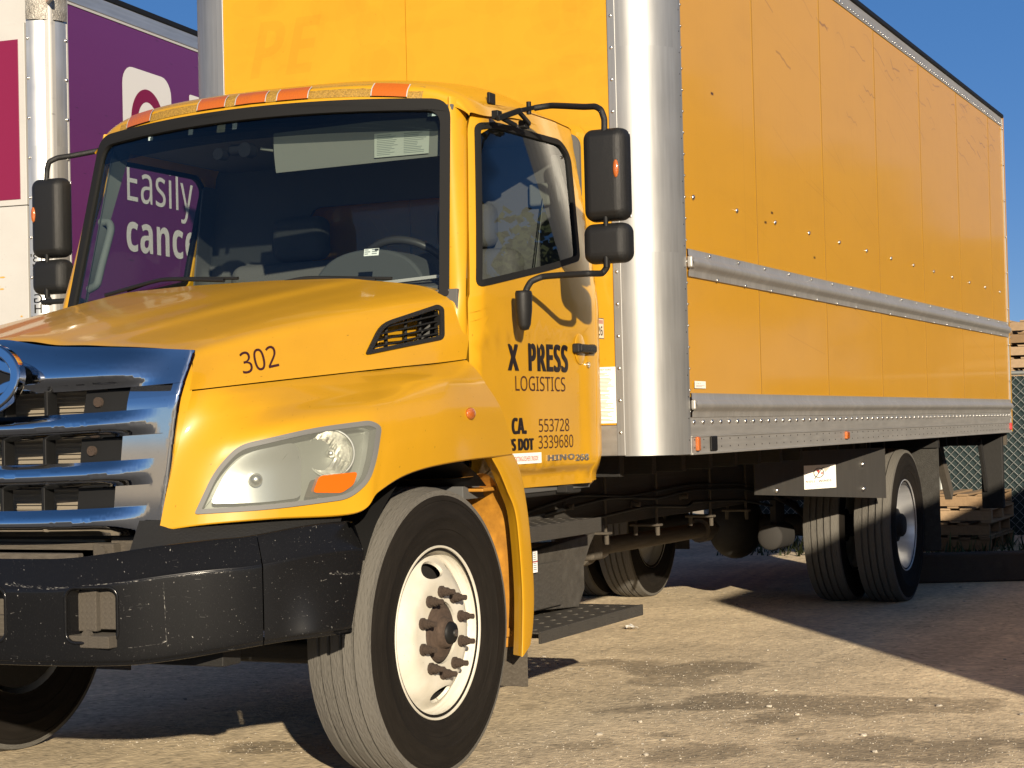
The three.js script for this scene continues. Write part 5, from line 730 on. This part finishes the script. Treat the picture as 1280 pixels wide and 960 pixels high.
// ------------------------------------------------------------------ the purple trailer parked beside
{
  const turn = 5.66 * Math.PI / 180, P0 = V(3.18, 0, -3.08), ax = V(Math.cos(turn), 0, -Math.sin(turn)), nrm = V(Math.sin(turn), 0, Math.cos(turn));
  const t = thing('cargo_trailer', 'white-fronted box trailer with purple lettered side and rounded silver corner post', 'trailer', [P0.x, 0, P0.z]); t.rotation.y = turn;
  // own axes: x backwards along the side, z out of the purple side
  const L = 12, H = 3.98, W = 2.59, B = 1.12, hit = (px, py) => { const v = ray(px, py), k = P0.clone().sub(EYE).dot(nrm) / v.dot(nrm), p = EYE.clone().addScaledVector(v, k); return [p.clone().sub(P0).dot(ax), p.y]; };
  const R = 0.17;
  part('trailer_body', [span(-R + 0.03, L, B + 0.05, H - 0.03, -W + 0.02, -0.02, 0.02)], M.vinylWhite, t);
  part('purple_side', [span(0.012, L - 0.05, B + 0.25, H - 0.13, -0.03, 0.0, 0.003)], M.purple, t);
  part('side_edge', [span(-0.006, 0.0115, B, H - 0.05, -0.02, 0.005, 0.002), span(0.0, L, H - 0.128, H - 0.112, -0.02, 0.004, 0.002)], M.vinylWhite, t);
  part('roof_rail', [span(-0.02, L, H - 0.11, H - 0.02, -0.03, 0.006, 0.004)], M.alu, t); part('roof_edge', [span(-0.1, L + 0.02, H - 0.02, H + 0.02, -W + 0.03, 0.012, 0.008)], M.black, t);
  part('lower_rail', [span(0, L, B, B + 0.248, -0.04, 0.006, 0.004)], M.rail, t);
  const arc = []; for (let k = 0; k <= 10; k++) { const a = k / 10 * Math.PI / 2; arc.push([-R * Math.sin(a) - 0.005, -R + R * Math.cos(a) + 0.003]); }
  const row = (y) => arc.map(([x, z]) => V(x, y, z)); part('corner_post', surf([row(B), row(2.5), row(H - 0.24)], 20, 4), M.alu, t);
  const row2 = (y, s) => arc.map(([x, z]) => V(x * 1.02 - 0.01, y, (z + R) * 1.04 - R + 0.006)); part('corner_cap', [surf([row2(H - 0.25), row2(H - 0.1), row2(H)], 20, 4), surf([row2(H), row2(H).map(() => V(0.02, H, -R))], 20, 2)], std({ color: C(0.35, 0.35, 0.34), metalness: 0.5, roughness: 0.55, map: rustTex, bumpMap: fineBump, bumpScale: 0.004 }), t);
  part('marker_lamp', [bx(0.03, 0.05, 0.17, 0, 0, 0, 0.012, 3).rotateY(Math.PI / 4 + 1.57).translate(-0.14, H - 0.13, -0.03)], M.amber, t); part('lamp_base', [bx(0.02, 0.055, 0.24, 0, 0, 0, 0.004).rotateY(Math.PI / 4 + 1.57).translate(-0.13, H - 0.13, -0.04)], M.vinylWhite, t);
  const rv = []; for (let y = B + 0.1; y < H - 0.2; y += 0.24) for (const [x, z] of [[-0.012, 0.004], [-R - 0.004, -R + 0.012]]) rv.push(new THREE.SphereGeometry(0.011, 8, 6).translate(x, y, z)); const rm = part('rivet_heads', rv, M.bright, t); rm.userData.kind = 'stuff';
  part('front_panel', [span(-R - 0.003, -R + 0.02, 2.62, H - 0.26, -W + 0.15, -R - 0.012, 0.003), span(-R - 0.003, -R + 0.02, B + 0.1, 2.615, -W + 0.15, -R - 0.012, 0.003)], M.vinylWhite, t);
  part('magenta_panel', [span(-R - 0.007, -R - 0.002, 2.655, H - 0.36, -W + 0.2, -R - 0.055, 0.002)], M.magenta, t);
  const flake = []; const fr = rng(3); for (let k = 0; k < 9; k++) flake.push(new THREE.CircleGeometry(0.006 + 0.016 * fr(), 5).scale(1.6 * fr() + 0.5, 0.3 + 0.5 * fr(), 1).rotateY(-Math.PI / 2).translate(-R - 0.006, 1.95 + 0.65 * fr(), -R - 0.06 - 0.25 * fr())); part('paint_flakes', flake, std({ color: C(0.5, 0.26, 0.04), roughness: 0.8 }), t).userData.kind = 'stuff';
  // lettering and sign on the purple side
  const box = (n, tx, font, x0, x1, y0, y1, m, z) => { const a = hit(x0, y1), b = hit(x1, y0); part(n, letters(tx, font, a[0], b[0], a[1], b[1]).translate(0, 0, z), m, t); };
  const vw = std({ color: C(0.55, 0.545, 0.54), roughness: 0.5 });
  const e0 = hit(155, 249), e1 = hit(241, 268), eh = hit(155, 215)[1] - e0[1], c0 = hit(153, 312)[1];
  const line = (tx, font, size, x, y) => part('lettering', new THREE.ShapeGeometry(fonts[font].generateShapes(tx, size), 6).translate(x, y, 0.004), vw, t);
  const w1 = (tx, font) => { const g = new THREE.ShapeGeometry(fonts[font].generateShapes(tx, 1), 3); g.computeBoundingBox(); return g.boundingBox.max.x; };
  line('Easily', 'sans_regular', (e1[0] - e0[0]) / w1('Easily', 'sans_regular'), e0[0], e0[1]);
  const k2 = (hit(246, 300)[0] - e0[0]) / w1('cance', 'sans_bold'); line('cancel', 'sans_bold', k2, e0[0], c0 - 0.0);
  const la = hit(153, 140), lb = hit(213, 98), lw = lb[0] - la[0], l0 = hit(153, 80)[1], sq = new THREE.Shape(rrect(la[0], la[0] + lw, l0 - lw, l0, lw * 0.2, 6).map((p) => new THREE.Vector2(...p)));
  part('sign_square', new THREE.ShapeGeometry(sq).translate(0, 0, 0.003), vw, t); const cxm = la[0] + lw / 2, cym = l0 - lw * 0.56, ring = new THREE.Shape(); ring.absellipse(cxm, cym, lw * 0.34, lw * 0.37, 0, TAU); const rh = new THREE.Path(); rh.absellipse(cxm, cym, lw * 0.205, lw * 0.235, 0, TAU); ring.holes.push(rh); part('sign_ring', new THREE.ShapeGeometry(ring, 32).translate(0, 0, 0.0045), M.magenta, t);
  const n0 = hit(236, 135), n1 = hit(236, 118); part('lettering', new THREE.ShapeGeometry(new THREE.Shape(rrect(n0[0], n0[0] + 0.5, n1[1] - 0.42, n1[1], 0.02).map((p) => new THREE.Vector2(...p)))).translate(0, 0, 0.004), vw, t);
  // height notice on the post, written for a mirror
  const hm = std({ color: C(0.03, 0.03, 0.03), roughness: 0.6, side: THREE.DoubleSide });
  const cyl0 = 0.62, onPost = (u, v) => { const a = 1.30 + u / R, p = V(-R * Math.sin(a) - 0.008, v, -R + R * Math.cos(a) + 0.006), n = V(-Math.sin(a), 0, Math.cos(a)); return [p, n]; };
  [["13'", 320, 0.085], ['1"', 333, 0.06], ['H', 347, 0.045], ['I', 359, 0.012], ['G', 371, 0.05], ['H', 384, 0.045]].forEach(([tx, py, w]) => { const y = hit(60, py)[1]; part('height_notice', bend(letters(tx, 'sans_regular', -w / 2, w / 2, y - 0.026, y + 0.026), onPost), hm, t); });
  // running gear
  part('trailer_frame', [span(0.6, L - 0.2, B - 0.22, B + 0.04, -0.95, -0.87), span(0.6, L - 0.2, B - 0.22, B + 0.04, -W + 0.87, -W + 0.95), span(-0.1, L, B - 0.02, B + 0.06, -W + 0.03, -0.03)], M.chassis, t);
  for (const z of [-0.62, -W + 0.62]) part('landing_leg', [bx(0.12, B - 0.06, 0.12, 2.6, (B - 0.06) / 2 + 0.03, z, 0.01), bx(0.3, 0.03, 0.3, 2.6, 0.016, z, 0.006)], M.chassis, t);
  for (const x of [9.6, 10.9]) for (const z of [-0.2, -0.54, -W + 0.54, -W + 0.2]) { const w = wheel('inner'); w.position.set(x, 0.506, z); t.add(w); }
  part('trailer_axle', [cyl(0.07, 2.1, 'z', 9.6, 0.506, -W / 2, 16), cyl(0.07, 2.1, 'z', 10.9, 0.506, -W / 2, 16), span(9.2, 11.3, 0.6, B - 0.2, -0.96, -0.86), span(9.2, 11.3, 0.6, B - 0.2, -W + 0.86, -W + 0.96)], M.chassis, t);
}

// ------------------------------------------------------------------ behind the truck: fence, pallets, timber, weeds
{
  const FX = 12.2, f = thing('chain_link_fence', 'chain link fence with dark teal windscreen cloth behind the truck', 'fence', [FX, 0, 0]);
  const z0 = -2.2, z1 = 4.2, top = 1.62;
  for (const z of [z0, 0.2, 2.3, z1]) part('fence_post', [cyl(0.03, top + 0.1, 'y', 0, (top + 0.1) / 2, z, 12)], M.wire, f);
  part('top_rail', [cyl(0.02, z1 - z0, 'z', 0, top, (z0 + z1) / 2, 10)], M.wire, f);
  const wires = []; const d = 0.085; for (let z = z0 - top; z < z1 + 0.1; z += d) for (const s of [1, -1]) { // two sets of slanting wires
    const zs = s > 0 ? z : z + top; let a = V(0, 0.04, zs), b = V(0, top, zs + s * (top - 0.04)); const clip = (p, q, lim, sg) => { if ((p.z - lim) * sg < 0) { const k = (lim - p.z) / (q.z - p.z); p.lerp(q, clamp(k, 0, 1)); } }; clip(a, b, z0, 1); clip(b, a, z0, 1); clip(a, b, z1, -1); clip(b, a, z1, -1); if (a.distanceTo(b) > 0.05) { a.x = b.x = -0.008 * s; wires.push(bar(a, b, 0.005, 0.005)); } }
  part('fence_mesh', wires, M.wire, f).userData.kind = 'stuff';
  part('wind_screen', new THREE.PlaneGeometry(z1 - z0, top - 0.1, 30, 8).rotateY(-Math.PI / 2).translate(0.035, top / 2 + 0.02, (z0 + z1) / 2), M.screen, f);
  // pallets stacked beyond the fence
  const pal = []; for (const z of [-0.54, 0, 0.54]) pal.push(bx(1.2, 0.09, 0.045, 0, 0.065, z, 0.003)); for (let k = 0; k < 7; k++) pal.push(bx(0.095, 0.018, 1.15, -0.55 + k * 0.1833, 0.12, 0, 0.002)); for (let k = 0; k < 5; k++) pal.push(bx(0.095, 0.018, 1.15, -0.55 + k * 0.275, 0.009, 0, 0.002));
  const g = merge(pal), r = rng(23), woods = [0, 1, 2, 3].map((k) => { const m = M.wood.clone(); m.color.setRGB(0.24 + 0.05 * k, 0.15 + 0.04 * k, 0.075 + 0.028 * k); return m; });
  const ord = ['first', 'second', 'third', 'fourth', 'fifth', 'sixth', 'seventh', 'eighth', 'ninth', 'tenth', 'eleventh', 'twelfth', 'thirteenth', 'fourteenth', 'fifteenth', 'sixteenth', 'seventeenth'];
  const names = ['by the fence corner', 'behind the fence post', 'before the fence'];
  [[14.6, 0.55, 17], [14.5, 1.95, 16], [11.5, 0.3, 4]].forEach(([x, z, n], s) => { for (let k = 0; k < n; k++) { const m = solo('wooden_pallet', g, woods[Math.floor(r() * 4)], { label: `worn wooden pallet, ${ord[k]} from the ground in the stack ${names[s]}`, category: 'pallet', group: 'pallets stacked beyond the fence ' + names[s] }); m.position.set(x + (r() - 0.5) * 0.04, k * 0.1305, z + (r() - 0.5) * 0.05); m.rotation.y = Math.PI / 2 + (r() - 0.5) * 0.05; } });
  // railway timber on the ground
  const a = uY(1168, 729, 0), u = V(0.423, 0, 0.906), b = new THREE.Group();
  const tb = solo('timber_beam', bx(3.0, 0.21, 0.24, 0, 0.105, 0, 0.02, 2), M.timber, { label: 'dark old timber beam lying on the dirt behind the rear wheel', category: 'beam' }); tb.position.set(a.x + u.x * 1.15 + 0.12, 0, a.z + u.z * 1.15); tb.rotation.y = -Math.atan2(u.z, u.x);
  // weeds along the foot of the fence
  const wr = rng(41), blade = []; for (let k = 0; k < 900; k++) { const x = 10.2 + 1.7 * wr(), z = -1.5 + 4.5 * wr(), h = 0.06 + 0.22 * wr() * wr(), l = (wr() - 0.5) * 0.15, l2 = (wr() - 0.5) * 0.15, w = 0.006 + 0.008 * wr(), an = wr() * 6.3; const q = new THREE.BufferGeometry(); q.setAttribute('position', new THREE.Float32BufferAttribute([x - w * Math.cos(an), 0, z - w * Math.sin(an), x + w * Math.cos(an), 0, z + w * Math.sin(an), x + l, h, z + l2], 3)); q.setAttribute('normal', new THREE.Float32BufferAttribute([0, 1, 0, 0, 1, 0, 0, 1, 0], 3)); blade.push(q); }
  solo('weeds', blade, std({ color: C(0.06, 0.085, 0.03), roughness: 0.9, side: THREE.DoubleSide }), { kind: 'stuff', label: 'low green weeds at the foot of the fence', category: 'weeds' });
  // scrap of paper
  const pp = uY(789, 787, 0), sc = new THREE.PlaneGeometry(0.10, 0.05, 5, 4).rotateX(-Math.PI / 2), sp = sc.attributes.position; for (let i = 0; i < sp.count; i++) sp.setY(i, 0.008 + 0.022 * hash(i, 3, 5)); sc.computeVertexNormals(); const sm = solo('paper_scrap', sc, std({ color: C(0.8, 0.78, 0.73), roughness: 0.8, side: THREE.DoubleSide }), { label: 'crumpled white paper scrap on the dirt beside the lower step', category: 'litter' }); sm.position.set(pp.x, 0, pp.z); sm.rotation.y = 0.9;
}

// ------------------------------------------------------------------ what stands behind the photographer: it shades the rear wheels and shows in the paint and glass
{
  const c = thing('shipping_container', 'rust brown corrugated shipping container standing across the yard', 'container', [3.75, 0, 7.22]);
  const Lc = 12.2, Hc = 2.93, Wc = 2.44, corr = (n, len) => { const o = []; for (let k = 0; k <= n; k++) { const q = k % 4, x = -len / 2 + len * k / n; o.push([x, q === 0 || q === 1 ? 0 : -0.035]); } return o; };
  const wallG = (len, n) => { const p = corr(n, len); return toCreasedNormals(surf([p.map(([x, z]) => V(x, 0.18, z)), p.map(([x, z]) => V(x, Hc - 0.08, z))], n, 1, { lin: true }), 0.3); };
  const pm = std({ color: C(0.16, 0.05, 0.03), roughness: 0.65, map: streakTex });
  part('side_wall', wallG(Lc - 0.2, 176).rotateY(Math.PI).translate(0, 0, -Wc / 2), pm, c); part('side_wall', wallG(Lc - 0.2, 176).translate(0, 0, Wc / 2), pm, c);
  part('end_wall', wallG(Wc - 0.2, 36).rotateY(-Math.PI / 2).translate(-Lc / 2 + 0.03, 0, 0), pm, c); part('end_wall', wallG(Wc - 0.2, 36).rotateY(Math.PI / 2).translate(Lc / 2 - 0.03, 0, 0), pm, c);
  part('roof', [bx(Lc - 0.1, 0.04, Wc - 0.1, 0, Hc - 0.06, 0)], pm, c); part('floor', [bx(Lc - 0.1, 0.12, Wc - 0.1, 0, 0.1, 0)], pm, c);
  for (const x of [-1, 1]) for (const z of [-1, 1]) part('corner_post', [bx(0.14, Hc, 0.14, x * (Lc / 2 - 0.07), Hc / 2, z * (Wc / 2 - 0.07), 0.01)], pm, c);
  for (const z of [-1, 1]) part('side_beam', [bx(Lc - 0.28, 0.12, 0.1, 0, Hc - 0.06, z * (Wc / 2 - 0.05), 0.01), bx(Lc - 0.28, 0.16, 0.1, 0, 0.09, z * (Wc / 2 - 0.05), 0.01)], pm, c);
}
function tree(x, z, h, seed, label) {
  const r = rng(seed), t = thing('yard_tree', label, 'tree', [x, 0, z], 'trees beyond the yard'), limbs = [tube([[0, 0, 0], [0.15, h * 0.25, 0.05], [0.05, h * 0.6, 0.1]], h * 0.022, 12, 8)], tips = [];
  for (let k = 0; k < 9; k++) { const a = k * 2.4 + r(), y = h * (0.22 + 0.4 * r()), R = h * (0.2 + 0.15 * r()), e = V(Math.cos(a) * R, y + h * 0.22 * r() + 0.5, Math.sin(a) * R); limbs.push(tube([[0.08, y, 0.05], [e.x * 0.5, (y + e.y) / 2 + 0.2, e.z * 0.5], e], h * 0.008, 8, 6)); tips.push(e); }
  part('trunk', limbs, std({ color: C(0.07, 0.05, 0.035), roughness: 0.95 }), t);
  const N = 7000, leaf = new THREE.PlaneGeometry(0.26, 0.16), im = new THREE.InstancedMesh(leaf, std({ color: C(0.05, 0.07, 0.025), roughness: 0.85, side: THREE.DoubleSide }), N), m = new THREE.Matrix4(), q = new THREE.Quaternion();
  const cl = [...tips, V(0, h * 0.8, 0), V(0.5, h * 0.7, -0.6), V(-0.7, h * 0.72, 0.4), ...tips.map((p) => p.clone().multiplyScalar(0.6).add(V(0, h * 0.3, 0)))];
  for (let i = 0; i < N; i++) { const c = cl[i % cl.length], d = V(r() - 0.5, r() - 0.5, r() - 0.5).normalize().multiplyScalar(h * 0.15 * Math.cbrt(r())); q.setFromEuler(new THREE.Euler(r() * 6, r() * 6, r() * 6)); m.compose(c.clone().add(d), q, V(1, 1, 1).multiplyScalar(0.7 + r() * 0.9)); im.setMatrixAt(i, m); }
  im.name = 'crown'; im.userData.kind = 'stuff'; im.castShadow = im.receiveShadow = true; t.add(im);
}
[[36, 19, 12.6], [31, 24, 11.4], [44, 17, 12.4], [41, 25, 13], [52, 22, 14], [27, 29, 12.2], [57, 15.5, 11.6], [36, 31, 13.5], [-60, 26, 8], [-66, 40, 9], [-58, 12, 7.2]].forEach(([x, z, h], k) => tree(x, z, h, 100 + k, 'broad dark green tree standing beyond the dirt yard'));
{
  const b = thing('warehouse', 'pale flat-roofed warehouse across the yard', 'building', [66, 0, 10]);
  part('wall', [bx(14, 7, 10, 0, 3.5, 0, 0.05)], std({ color: C(0.42, 0.38, 0.31), roughness: 0.8, map: grime }), b); part('roof_edge', [bx(14.3, 0.4, 10.3, 0, 7.2, 0, 0.05)], M.vinylWhite, b);
  for (const [z, y, w, h] of [[-3.4, 5, 2.2, 2.4], [0, 5, 2.2, 2.4], [3.4, 5, 2.2, 2.4]]) part('window', [bx(0.1, h, w, -7.03, y, z, 0.02)], M.vinylWhite, b); part('door', [bx(0.12, 3.6, 3.4, -7.04, 1.8, 0, 0.02)], M.rail, b);
}
renderer.render(scene, camera);
